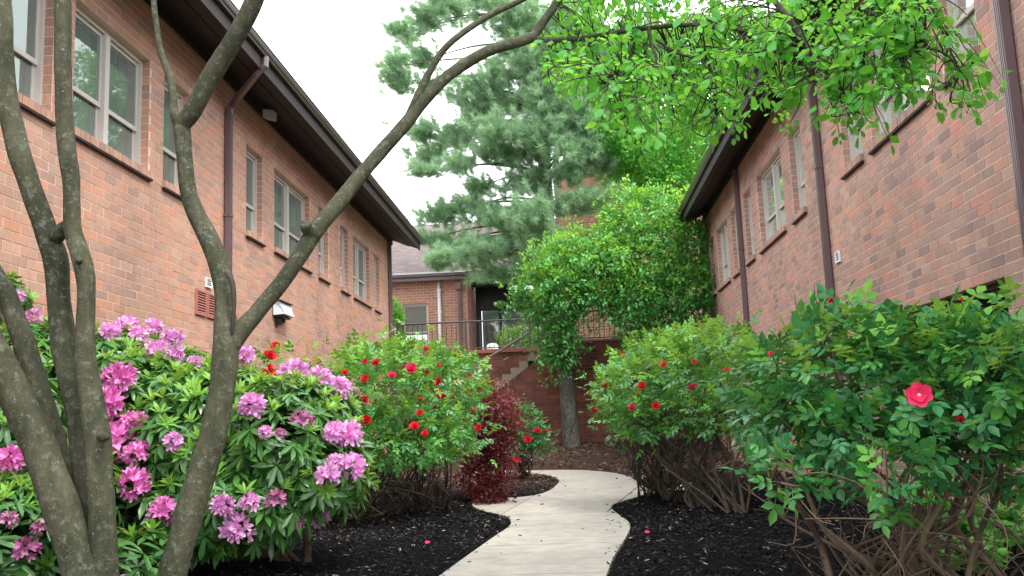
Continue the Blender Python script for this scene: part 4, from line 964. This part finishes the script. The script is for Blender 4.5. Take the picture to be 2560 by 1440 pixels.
# small tree in front of the stairs
MT = thing('small_tree', (at(1428,1118,24.9)[0], 24.9, .45), 'small tree with grey trunk and layered dense green crown before the stair wall', 'tree')
limb(MT, 'trunk', [(1430,1135,26,24.9),(1430,1112,24,24.9),(1424,1050,21,24.9),(1418,980,20,24.9),(1413,900,20,24.9),(1420,820,17,24.9),(1450,760,13,24.8),(1500,700,10,24.7)], M['bark_grey'], 14, 7, .05, seed=40)
limb(MT, 'limb', [(1418,850,12,24.9),(1400,790,9,24.8),(1370,720,6,24.7)], M['bark_grey'], 8, 5, .05)
limb(MT, 'limb', [(1440,775,11,24.85),(1480,752,9,24.7),(1530,760,7,24.6),(1600,770,5,24.5)], M['bark_grey'], 8, 5, .05)
limb(MT, 'limb', [(1490,715,10,24.7),(1560,640,8,24.7),(1620,560,5,24.7)], M['bark_grey'], 8, 5, .05)
mt = [blob(1585,490,24.8,50,20,.6), blob(1650,500,24.8,60,22,.7), blob(1540,530,24.6,40,18,.6), blob(1620,540,24.6,100,28,1.0), blob(1700,560,24.9,60,26,.7), blob(1560,580,24.5,90,26,.9), blob(1660,595,24.5,110,30,1.0), blob(1730,620,24.9,50,26,.6),
      blob(1440,610,24.5,80,20,.8), blob(1500,625,24.4,90,24,.9), blob(1390,640,24.4,70,22,.8), blob(1450,660,24.2,110,26,1.0), blob(1580,650,24.3,120,30,1.1), blob(1700,665,24.6,80,28,.8), blob(1345,680,24.5,45,26,.6), blob(1400,700,24.2,80,30,.9), blob(1510,690,24.2,110,28,1.0), blob(1640,700,24.3,110,28,1.0), blob(1740,700,24.5,60,24,.6),
      blob(1325,730,24.5,40,26,.5), blob(1390,750,24.2,80,32,.8), blob(1340,770,24.5,45,24,.5), blob(1590,740,24.1,90,26,.8), blob(1680,745,24.1,100,28,.8), blob(1760,745,24.3,45,24,.5), blob(1395,800,24.3,66,34,.7), blob(1400,845,24.4,60,30,.6), blob(1395,880,24.5,52,26,.5), blob(1405,910,24.7,28,18,.35),
      blob(1500,735,24.1,70,26,.7), blob(1450,735,24.2,60,24,.7), blob(1540,765,24.0,50,22,.5), blob(1300,745,24.6,24,26,.35), blob(1785,735,24.3,30,22,.35), blob(1590,790,24.0,70,28,.7), blob(1670,795,24.0,80,30,.7), blob(1730,790,24.2,50,24,.5), blob(1600,835,24.1,60,22,.5), blob(1680,835,24.1,60,22,.5)]
rg = np.random.default_rng(41)
P, G = clumped(mt, 4700, 8, .06, .3, None, rg); k_ = np.repeat(rg.random(4700) < .5, 8); P[k_] += G[k_]*np.repeat(rg.uniform(0, .36, 4700), 8)[k_][:, None]+np.repeat(rg.normal(0, .10, (4700, 3)), 8, 0)[k_]; D = rand_dirs(len(P), G, .6, .05, .65, rg)
tone = ((G[:, 2] > .2) & (P[:, 2] > 4.2) & (rg.random(len(P)) < .72)).astype(int)  # paler tone on upward-facing leaves of the upper crown
foliage(MT, P, D, norm(G*.4+np.array([0,0,1.0])+rg.normal(0,.4,P.shape)), rg.uniform(.075,.15,len(P)), tone, leaf_tpl(.25,.06,.10), [M['mid_leaf'], M['mid_pale']], 0)

# ================================================================== SHRUBS
def stems(root, base_pts, blobs, n, m, r0=.014, seed=0, twigs=6, part='stem', mt_=None, spread=.2):
    rg = np.random.default_rng(seed); base = np.array(root.location); tb = MB()
    kk = .10 if r0 < .0122 or r0 > .0128 else .17
    for i in range(n):
        b = np.array(base_pts[i % len(base_pts)], float)+np.array([*rg.normal(0, spread*.4, 2), 0]); b[2] = ground_z([b[0]], [b[1]])[0]-.03
        c, R = blobs[rg.integers(len(blobs))]; t = c+R*norm(rg.normal(size=3))*rg.uniform(.4, .95)
        q_ = r0*rg.uniform(.6, 1.7); m0 = b+(t-b)*.18+np.array([*rg.normal(0, kk*.5, 2), .0]); m1 = b+(t-b)*.38+np.array([*rg.normal(0, kk, 2), .05]); m2 = b+(t-b)*.7+np.array([*rg.normal(0, .08, 2), .06])
        S = spline(np.column_stack([np.array([b, m0, m1, m2, t]), [q_*1.3, q_*.95, q_*.8, q_*.55, q_*.25]]), 5); S[:, 3] *= 1+rg.normal(0, .10, len(S))
        mb = MB(); mb.tube(S[:, :3], S[:, 3], 6); mb.build(part, m, root, smooth=True, base=base)
        for _ in range(twigs):
            k = rg.integers(3, len(S)-1); p = S[k, :3]; e = p+norm(rg.normal(size=3)+np.array([0, 0, .35])+norm(t-b)*.6)*rg.uniform(.15, .45)
            q = (p+e)/2+rg.normal(0, .03, 3); tb.tube(spline(np.array([p, q, e]), 3), np.linspace(r0*.4, r0*.12, 7), 4, caps=False)
    if twigs: tb.build('twigs', mt_ or m, root, True, base=base)

def rosettes(blobs, n, rng, inner, low=None):
    P, G = shell(blobs, n, inner, low, rng); A = norm(G*.8+np.array([0, 0, .75])+rng.normal(0, .25, P.shape)); return P, A
def whorl(P, A, k, ang, L, rng, droop=.0):
    X = norm(np.cross(A, rng.normal(size=A.shape))); Y = np.cross(A, X); out = [[], [], [], []]
    for j in range(k):
        t = 2*math.pi*j/k+rng.uniform(-.25, .25, len(P)); a = np.radians(rng.normal(ang, 9, len(P)))
        rad = np.cos(t)[:, None]*X+np.sin(t)[:, None]*Y
        D = norm(A*np.cos(a)[:, None]+rad*np.sin(a)[:, None]+np.array([0, 0, -droop])); 
        N = norm(A*np.sin(a)[:, None]-rad*np.cos(a)[:, None]*.9+rng.normal(0, .12, P.shape))
        out[0].append(P+A*(rng.uniform(0, .03, len(P))[:, None])); out[1].append(D); out[2].append(N); out[3].append(L*rng.uniform(.75, 1.2, len(P)))
    return [np.concatenate(o) for o in out]

# ---- flowers
def petal(w, L, cup, ruff, rng, nx=3, ny=4):
    V = []; 
    for j in range(ny+1):
        y = j/ny; ww = w*(math.sin(math.pi*min(1, .12+.72*y))**.8)
        for i in range(nx+1):
            x = (i/nx*2-1); V.append((x*ww, y*L*(1-.10*x*x), cup*y*y*L+.12*L*abs(x)*y+rng.uniform(-ruff, ruff)*y*L))
    F = [(j*(nx+1)+i, j*(nx+1)+i+1, (j+1)*(nx+1)+i+1, (j+1)*(nx+1)+i) for j in range(ny) for i in range(nx)]
    return np.array(V), F
def floret_mesh(seed, m):
    r = np.random.default_rng(seed); mb = MB()
    for i in range(5):
        v, f = petal(.25, .98, .02, .12, r, 2, 3); a = 2*math.pi*i/5; tilt = math.radians(38)
        v = np.column_stack([v[:, 0], v[:, 1]*math.cos(tilt)-v[:, 2]*math.sin(tilt)+.08, v[:, 1]*math.sin(tilt)+v[:, 2]*math.cos(tilt)+.25])
        c, s = math.cos(a), math.sin(a); mb.add(np.column_stack([v[:, 0]*c-v[:, 1]*s, v[:, 0]*s+v[:, 1]*c, v[:, 2]]), f)
    a = np.arange(5)*2*math.pi/5+.6; V = [(0, 0, 0)]+[(.11*math.cos(t), .11*math.sin(t), .32) for t in a]; mb.add(V, [(0, 1+i, 1+(i+1) % 5) for i in range(5)])
    return mesh_np('floret', np.concatenate(mb.V), mb.F, m, smooth=True)
FLO = {k: [floret_mesh(s, M[k]) for s in range(3)] for k in ('rh_petal', 'rh_petal_hot', 'rh_petal_old')}
_t = MB(); _t.tube([(0,0,-.9),(0,0,-.2),(0,0,.1)], [.05,.07,.10], 6); TR_ME = mesh_np('flower_truss', np.concatenate(_t.V), _t.F, M['stem_green'])
def basis(p, ax, s, spin=0.0):
    ax = np.asarray(ax, float)/np.linalg.norm(ax); x = np.cross(ax, [.3, .2, .9] if abs(ax[2]) < .8 else [1, .1, 0]); x /= np.linalg.norm(x); y = np.cross(ax, x)
    c, sn = math.cos(spin), math.sin(spin); x, y = x*c+y*sn, y*c-x*sn
    return Matrix(((x[0]*s, y[0]*s, ax[0]*s, p[0]), (x[1]*s, y[1]*s, ax[1]*s, p[1]), (x[2]*s, y[2]*s, ax[2]*s, p[2]), (0, 0, 0, 1)))
def truss(root, p, ax, s, kind, rng, old=False):
    o = bpy.data.objects.new('flower_truss', TR_ME); COL.objects.link(o); o.parent = root
    o.matrix_basis = basis(np.asarray(p)-np.array(root.location), ax, s, rng.uniform(0, 6))
    n = int(rng.integers(13, 21)) if not old else 9
    for i in range(n):
        z = 1-1.25*(i+.5)/n; t = i*2.39996; r = math.sqrt(max(0, 1-z*z)); d = np.array([r*math.cos(t), r*math.sin(t), z*.78+.05])*rng.uniform(.8, 1.2)+rng.normal(0, .17, 3)
        f = bpy.data.objects.new('floret', FLO[kind][rng.integers(3)]); COL.objects.link(f); f.parent = o
        f.matrix_basis = basis(d*.46, d+np.array([0, 0, .15]), .66*rng.uniform(.85, 1.12), rng.uniform(0, 6))

def rose_meshes(mname, full):
    out = []
    for seed in range(3):
        r = np.random.default_rng(seed+50); mb = MB()
        for ring, (k, L, tilt, w, lift) in enumerate(((6, .56, 16, .36, .0), (5, .44, 34, .30, .05), (4, .26, 62, .20, .07))[:3 if full else 2]):
            for i in range(k):
                v, f = petal(w, L, .10, .10, r, 3, 3); a = 2*math.pi*(i+.5*ring)/k+r.uniform(-.15, .15); ti = math.radians(tilt+r.uniform(-8, 8))
                v = np.column_stack([v[:, 0], v[:, 1]*math.cos(ti)-v[:, 2]*math.sin(ti), v[:, 1]*math.sin(ti)+v[:, 2]*math.cos(ti)+lift])
                c, s = math.cos(a), math.sin(a); mb.add(np.column_stack([v[:, 0]*c-v[:, 1]*s, v[:, 0]*s+v[:, 1]*c, v[:, 2]]), f)
        out.append(mesh_np('rose_flower', np.concatenate(mb.V), mb.F, M[mname], smooth=True))
    return out
ROSE = {k: rose_meshes(k, True) for k in ('rose_red', 'rose_pink', 'rose_orange')}
def open_rose():
    r = np.random.default_rng(77); mb = MB()
    for ring, (k, L, tilt, w) in enumerate(((6, .64, 6, .31), (5, .40, 26, .25))):
        for i in range(k):
            v, f = petal(w, L, .04, .09, r, 3, 3); a = 2*math.pi*(i+.5*ring)/k+r.uniform(-.15, .15); ti = math.radians(tilt+r.uniform(-6, 6))
            v = np.column_stack([v[:, 0], v[:, 1]*math.cos(ti)-v[:, 2]*math.sin(ti), v[:, 1]*math.sin(ti)+v[:, 2]*math.cos(ti)+.03*ring])
            c, s = math.cos(a), math.sin(a); mb.add(np.column_stack([v[:, 0]*c-v[:, 1]*s, v[:, 0]*s+v[:, 1]*c, v[:, 2]]), f)
    return mesh_np('rose_flower', np.concatenate(mb.V), mb.F, M['rose_pink'], smooth=True)
OPEN = open_rose()
def roses(root, blobs, spots, rng, s=.115):
    for x, y, kind, k in spots:
        p = hit(x, y, blobs); v = norm(CC-p); ax = norm(v*.75+np.array([0, 0, .7])+rng.normal(0, .28, 3)); dep = p[1]
        p = p+v*(.19 if (2200 < x < 2350) else .10)
        big = kind == 'rose_pink' and k > 1.0 and x > 2200
        if big: ax = norm(v+np.array([0, 0, .15]))
        o = bpy.data.objects.new('rose_flower', OPEN if big else ROSE[kind][rng.integers(3)]); COL.objects.link(o); o.parent = root
        k = k*(1 if big else rng.uniform(.72, 1.2))
        o.matrix_basis = basis(p-np.array(root.location), ax, s*k, rng.uniform(0, 6))
        c = MB(); c.tube([(0,0,.02),(0,0,.07),(0,0,.13)], [.05,.09,.03], 6); b = c.build('flower_centre', M['stamen'] if big else M[kind], o)
        t = MB(); q = p-np.array(root.location); e = q-ax*(.22 if big else .10)+np.array([0, 0, -.05]); t.tube([q, (q+e)/2-ax*.03, e], .004, 4, caps=False); t.build('flower_stalk', M['stem_green'], root)

# ---- rhododendrons
RH = [blob(330,1080,7.6,200,200,.8), blob(540,1120,7.5,200,185,.85), blob(730,1120,7.3,165,165,.75), blob(300,905,8.0,150,80,.6), blob(440,960,7.9,140,80,.6), blob(790,1030,7.5,85,70,.5), blob(600,1250,7.0,200,105,.6), blob(400,1270,7.2,160,120,.7), blob(830,1180,7.1,70,90,.5), blob(560,1000,7.7,120,80,.6)]
RH2 = [blob(60,1130,6.5,120,220,.55), blob(40,1320,6.0,150,120,.5), blob(95,900,7.4,85,90,.5), blob(-60,1100,6.6,120,260,.6), blob(180,1250,6.3,90,120,.45), blob(5,740,7.6,35,50,.3), blob(330,1400,6.0,70,60,.4)]
def rhododendron(blobs, loc, label, n, seed, spots, bases, clear):
    R = thing('rhododendron', loc, label, 'shrub', 'rhododendrons by the left wall'); rg = np.random.default_rng(seed)
    P, A = rosettes(blobs, n, rg, .80, .30); y_ = rg.random(n) < np.clip(.30+.5*A[:, 2]*np.clip((P[:, 2]-.4)/1.2, 0, 1), .08, .62)
    parts = [[], [], [], [], []]
    for msk, k, ang, L, t, dr in ((~y_, 9, 88, .165, 0, .22), (y_, 9, 44, .105, 1, 0.0), (y_, 7, 98, .155, 0, .25)):
        a = whorl(P[msk], A[msk], k, ang, L, rg, dr)
        for i in range(4): parts[i].append(a[i])
        parts[4].append(np.full(len(a[0]), t))
    P2, A2 = rosettes(blobs, n//2, rg, .5, .25); a = whorl(P2, A2, 7, 85, .16, rg, .2)
    for i in range(4): parts[i].append(a[i])
    parts[4].append(np.zeros(len(a[0]), int))
    parts = [np.concatenate(q) for q in parts]
    # leave room where the flowers sit
    foliage(R, parts[0], parts[1], parts[2], parts[3], parts[4].astype(int), leaf_tpl(.125, .04, .10, .52), [M['rh_leaf'], M['rh_young']], 300)
    stems(R, bases, blobs, 22, M['twig'], .020, seed, 4, spread=.3)
    for x, y, s, kind in spots:
        p = hit(x, y, blobs); v = norm(CC-p); ax = norm(v*.7+np.array([0, 0, .7])+rg.normal(0, .2, 3)); sc = s*p[1]/FPX/1.98*rg.uniform(.88, 1.12)
        truss(R, p+v*(.09+sc*.45), ax, sc, kind, rg, kind == 'rh_petal_old' and rg.random() < .6)
    return R
h_, a_, o_ = 'rh_petal_hot', 'rh_petal', 'rh_petal_old'
rhododendron(RH, (-3.1, 7.6, 0), 'large pink flowering rhododendron between the trunks and the left brick wall', 1050, 61,
  [(275,832,46,a_),(318,818,60,a_),(345,838,50,a_),(385,818,42,a_),(428,848,52,a_),(392,882,58,a_),(438,890,50,a_),(488,905,34,a_),(298,945,72,h_),(272,1006,80,h_),(335,1060,66,h_),(298,1108,80,h_),(346,1130,62,h_),(432,1106,52,a_),(335,1215,70,h_),(408,1280,66,h_),(608,890,46,a_),
   (738,936,66,a_),(800,948,58,a_),(848,972,54,a_),(630,1016,56,a_),(755,1050,56,o_),(868,1086,70,a_),(836,1080,46,a_),(662,1080,30,a_),(700,1085,26,o_),(820,1190,60,a_),(878,1166,62,a_),(838,1152,34,a_),(556,1266,60,a_),(625,1256,46,a_),(592,1320,64,a_),(690,1250,44,o_),(792,1290,58,a_),(740,1305,36,o_)],
  [(-2.9,7.9,0),(-3.4,8.2,0),(-2.4,7.8,0),(-3.8,8.0,0)], .3)
rhododendron(RH2, (-4.0, 6.4, 0), 'rhododendron at the left frame edge behind the leaning trunks, with fading magenta flowers', 520, 62,
  [(84,796,46,a_),(24,1148,64,h_),(66,1376,60,o_),(22,1300,44,o_),(98,1318,40,o_),(185,1105,34,h_),(45,742,30,a_)], [(-4.0,6.6,0),(-3.6,6.4,0)], .3)

# ---- roses
def rose_bush(name_label, blobs, bases, n, seed, spots, tpl_s, mats, young, nst, low=None, fs=.115, group='red rose bushes along the path', parts=300, r0=.012, inner=.6, name='rose_bush', tw_=8, cane=False):
    c = np.mean([b for b in bases], 0); R = thing(name, (c[0], c[1], 0), name_label, 'shrub', group); rg = np.random.default_rng(seed)
    P, G = shell(blobs, n, inner, low, rg); zc = np.array([b[0][2] for b in blobs]); 
    lo_ = rg.random(n) < .16; jq = min(1.0, c[1]/11); P[lo_] += G[lo_]*rg.uniform(.0, .22*jq*jq, (int(lo_.sum()), 1))+rg.normal(0, .08*jq, (int(lo_.sum()), 3))
    low_ = rg.random(n) < .0; P[low_, 2] = rg.uniform(.15, .8, int(low_.sum()))
    top = np.clip((P[:, 2]-P[:, 2].min())/(np.ptp(P[:, 2])+1e-6), 0, 1)
    D = norm(G*.75+np.array([0, 0, .05])+rg.normal(0, .55, P.shape)); N = norm(np.array([0, 0, 1.0])+G*.35+rg.normal(0, .38, P.shape))
    tone = (rg.random(n) < young*(.2+1.5*top**1.5*(G[:, 2] > -.1))).astype(int)
    if len(mats) > 2: tone = np.where((tone == 0) & (rg.random(n) < .4), 2, tone)
    foliage(R, P, D, N, rg.uniform(tpl_s*.65, tpl_s*1.3, n), tone, rose_tpl(), mats, parts)
    stems(R, bases, blobs, nst, M['cane'] if cane else M['twig'], r0, seed, tw_, mt_=M['cane'] if cane else M['twig_dark'])
    roses(R, blobs, spots, rg, fs); return R
r_, p_, g_ = 'rose_red', 'rose_pink', 'rose_orange'
RL = [blob(990,985,11.4,150,105,1.2), blob(900,985,10.9,95,110,.8), blob(1110,1000,12.2,90,110,.9), blob(1000,1095,10.8,150,85,.9), blob(1110,1120,11.8,85,90,.7), blob(930,1110,10.4,80,80,.5), blob(1000,915,11.8,140,50,.8), blob(1170,960,12.8,45,70,.4), blob(1040,1160,10.9,120,50,.6), blob(960,1215,10.0,70,22,.3)]
rose_bush('broad red rose bush between the pink rhododendron and the concrete path', RL, [(-2.3,11.6,0),(-2.0,12.0,0),(-2.6,11.2,0),(-1.8,12.6,0)], 3000, 71,
  [(795,905,r_,1),(890,860,r_,1),(938,864,r_,1.2),(912,905,r_,.9),(940,908,r_,1),(862,932,r_,.9),(912,948,r_,1.1),(1028,922,p_,1.2),(980,940,p_,.9),(1050,1000,r_,.8),(1098,955,r_,1.1),(1101,988,r_,1.15),(1068,930,r_,.6),(1095,912,r_,.9),(915,1052,r_,1.15),(1050,1034,r_,1),(1086,1022,r_,1.1),(1036,1068,r_,1.15),(1062,1085,r_,1.2),(1195,1070,r_,1),(1185,1025,g_,.9),(1140,958,g_,1),(1135,990,g_,.7),(1030,862,r_,.7),(1065,872,g_,.9),(912,1000,r_,.9),(1175,940,g_,.6)],
  .15, [M['rose_leaf'], M['rose_young']], .42, 46, .75, .09, tw_=11)
RL2 = [blob(690,930,10.6,60,65,.5), blob(800,1040,9.8,70,60,.5), blob(740,1000,10.2,80,80,.5)]
rose_bush('red rose bush peeking out behind the pink rhododendron against the left wall', RL2, [(-3.2,10.4,0)], 420, 72,
  [(690,868,r_,1.1),(676,890,r_,1.1),(668,886,r_,.9),(682,932,r_,1.3),(696,940,r_,1.2),(662,934,r_,1.1),(674,918,r_,.9),(768,1030,r_,1),(812,1028,r_,1.2),(808,1045,r_,.9),(668,1000,r_,.6)], .15, [M['rose_leaf'], M['rose_young']], .5, 8, .9, .105, parts=120)
SR = [blob(1312,1070,18.6,42,50,.4), blob(1330,1115,18.5,38,50,.35), blob(1300,1140,18.4,34,40,.3)]
rose_bush('small rose bush beside the red leaved shrub near the brick stair wall', SR, [(-.98,18.7,0)], 620, 73,
  [(1320,1100,r_,1.2),(1342,1078,r_,1.2),(1366,1078,r_,1),(1292,1150,r_,1.2),(1300,1060,g_,.7)], .14, [M['rose_deep'], M['rose_leaf']], .3, 12, .55, .13, parts=150)
RM = [blob(1640,955,12.4,125,85,1.1), blob(1780,930,11.4,140,95,1.1), blob(1560,985,13.2,75,75,.7), blob(1690,1040,12.,150,70,.9), blob(1840,1010,10.6,95,110,.8), blob(1720,875,12.6,110,45,.8), blob(1600,1060,12.8,70,55,.5)]
rose_bush('wide red rose bush on the right of the path with bare woody base', RM, [(1.75,10.4,0),(1.5,11.2,0),(1.25,12.4,0),(1.05,13.6,0)], 3000, 74,
  [(1560,885,r_,1),(1605,965,r_,1.15),(1736,972,p_,1.3),(1640,1015,r_,1.25),(1580,1020,p_,.9),(1512,963,r_,1.1),(1485,1028,r_,1.1),(1818,930,g_,.9),(1690,816,g_,.8),(1660,912,g_,.9),(1735,905,g_,.6),(1595,985,g_,.6)],
  .155, [M['rose_leaf'], M['rose_young']], .55, 60, .95, .095, tw_=12)
RN = [blob(2230,965,4.7,160,105,.5), blob(2080,930,4.8,130,110,.45), blob(2400,955,4.5,130,110,.5), blob(1990,930,5.0,80,80,.35), blob(2300,885,4.7,160,60,.4), blob(2110,840,4.9,90,50,.3), blob(2490,930,4.4,90,110,.4), blob(2080,790,4.9,24,40,.12), blob(2530,1000,4.4,60,100,.3), blob(2400,790,4.7,16,45,.08), blob(2550,800,4.5,22,50,.1), blob(2230,860,4.8,110,35,.3), blob(2400,870,4.6,110,40,.3),
      blob(1910,960,5.4,60,90,.35), blob(1900,1080,5.4,40,60,.25), blob(2530,1130,4.6,60,70,.25), blob(2100,1075,4.6,90,45,.3), blob(1950,1020,4.9,60,60,.3), blob(2260,1175,4.2,55,50,.2), blob(2330,1105,4.3,70,40,.25), blob(1940,1190,4.5,42,42,.18), blob(2200,1235,4.2,45,36,.18), blob(2440,1080,4.4,60,45,.25), blob(2050,1160,4.7,45,36,.2)]
rose_bush('nearest rose bush with large blue green leaves and one open crimson flower at right', RN, [(1.75,5.0,0),(2.0,5.0,0),(1.5,5.2,0),(2.2,5.1,0)], 1750, 75,
  [(2298,988,p_,1.02),(2402,1052,r_,.42),(1930,886,p_,.62),(2079,752,r_,.4),(2403,750,g_,.25),(2545,812,g_,.3)],   .145, [M['rose_deep'], M['rose_young'], M['rose_leaf']], .26, 26, None, .088, r0=.0125, inner=.62, tw_=10, cane=True)

# ---- red leaved shrub
RS = [blob(1195,985,14.6,45,30,.35), blob(1230,1010,14.4,55,40,.4), blob(1250,1050,14.3,48,44,.4), blob(1215,1060,14.4,50,50,.4), blob(1235,1105,14.2,56,46,.4), blob(1205,1140,14.3,56,46,.4), blob(1240,1170,14.1,44,44,.35), blob(1200,1200,14.2,50,40,.35), blob(1238,1222,13.9,40,30,.28), blob(1218,1250,13.7,22,14,.14)]
R = thing('red_shrub', (-1.25, 14.3, 0), 'dark red leaved shrub leaning over the path behind the broad rose bush', 'shrub'); rg = np.random.default_rng(81)
P, G = clumped(RS, 1500, 6, .05, .4, None, rg); k_ = np.repeat(rg.random(1500) < .3, 6); P[k_] += G[k_]*rg.uniform(0, .22, (int(k_.sum()), 1)); D = rand_dirs(len(P), G, .6, .1, .6, rg)
tone = ((rg.random(len(P)) < .5) & (P[:, 2] > 1.15)).astype(int)
foliage(R, P, D, norm(np.array([0,0,1.])+G*.5+rg.normal(0,.4,P.shape)), rg.uniform(.035,.085,len(P)), tone, leaf_tpl(.24,.05,.05), [M['red_leaf'], M['red_young']], 200)
stems(R, [(-1.25,14.4,0)], RS, 12, M['twig_dark'], .010, 82, 4)

# ---- shrubs on the terrace
def bush(name, label, loc, blobs, n, m, s, seed, cat='shrub'):
    B_ = thing(name, loc, label, cat); rg = np.random.default_rng(seed); P, G = clumped(blobs, n, 6, .05, .4, None, rg)
    foliage(B_, P, rand_dirs(len(P), G, .6, .2, .6, rg), norm(np.array([0,0,1.])+rg.normal(0,.5,P.shape)), rg.uniform(s*.7,s*1.2,len(P)), np.zeros(len(P), int), small_tpl(.3), [m], 0)
    c = np.array(loc); t = MB()
    for i in range(6): t.tube([c+np.array([*rg.normal(0,.05,2),0]), blobs[i % len(blobs)][0]+rg.normal(0,.08,3)], [.02,.008], 5)
    t.build('stems', M['twig'], B_, base=c)
q = at(988, 790, 28.0); bush('terrace_shrub', 'light green shrub beside the left building corner behind the railing', (q[0], 28, 3.3), [blob(982,775,28,22,28,.3), blob(996,800,28,16,18,.25)], 160, M['bg_leaf'], .10, 91)
q = at(1290, 850, 29.6); bush('terrace_shrub', 'olive shrub behind the railing in front of the glass entrance', (q[0], 29.6, 3.3), [blob(1270,850,29.6,30,30,.35), blob(1310,845,29.6,30,34,.35), blob(1340,850,29.6,24,28,.3)], 420, M['rh_young'], .09, 92)

# ---- low plants at the foot of the right wall
for i, (x, y, dpt, w_, h2, lab) in enumerate([(2410,1385,6.1,75,45,'low bright green plant in front at the lower right corner'), (2500,1310,6.8,90,60,'taller bright green plant against the right wall base'), (2360,1270,6.9,80,60,'bright green plant seen through the near rose stems'), (2470,1190,7.6,80,60,'dark leafy plant below the basement window sill')]):
    bl = [blob(x, y, dpt, w_, h2*.8, .3), blob(x+w_*.4, y+10, dpt+.1, w_*.6, h2*.7, .25)]; c = bl[0][0].copy()
    B_ = thing('leafy_plant', (c[0], c[1], 0), lab, 'plant', 'low plants under the right rose bush'); rg = np.random.default_rng(100+i)
    P, A = rosettes(bl, 60, rg, .4, .02); a = whorl(P, norm(A+np.array([0,0,1.2])), 5, 72, .085, rg, .1)
    foliage(B_, a[0], a[1], a[2], a[3], (rg.random(len(a[0])) < .2).astype(int), leaf_tpl(.30,.06,.08), [M['seed_leaf'] if i < 3 else M['rose_deep'], M['rose_young']], 120)
    t = MB()
    for k in range(0, 60, 3): t.tube([(P[k][0]*.4+c[0]*.6, P[k][1]*.4+c[1]*.6, .0), P[k]], [.006,.003], 4, caps=False)
    t.build('stems', M['stem_green'], B_, True, base=np.array(B_.location))

# ---- fallen petals
for x, y, lab in ((1068,1362,'fallen magenta petal on dark mulch left of the path'), (1618,1326,'fallen crimson petal on dark mulch right of the path')):
    p = onz(x, y, .07); v, f = petal(.5, 1.0, .3, .1, np.random.default_rng(x), 3, 3); v = v*.05
    p[2] = ground_z([p[0]], [p[1]])[0]+.03; o = obj('petal', mesh_np('petal', v, f, M['rose_pink'], smooth=True)); o.location = p; tag(o, lab, 'petal', 'fallen petals')
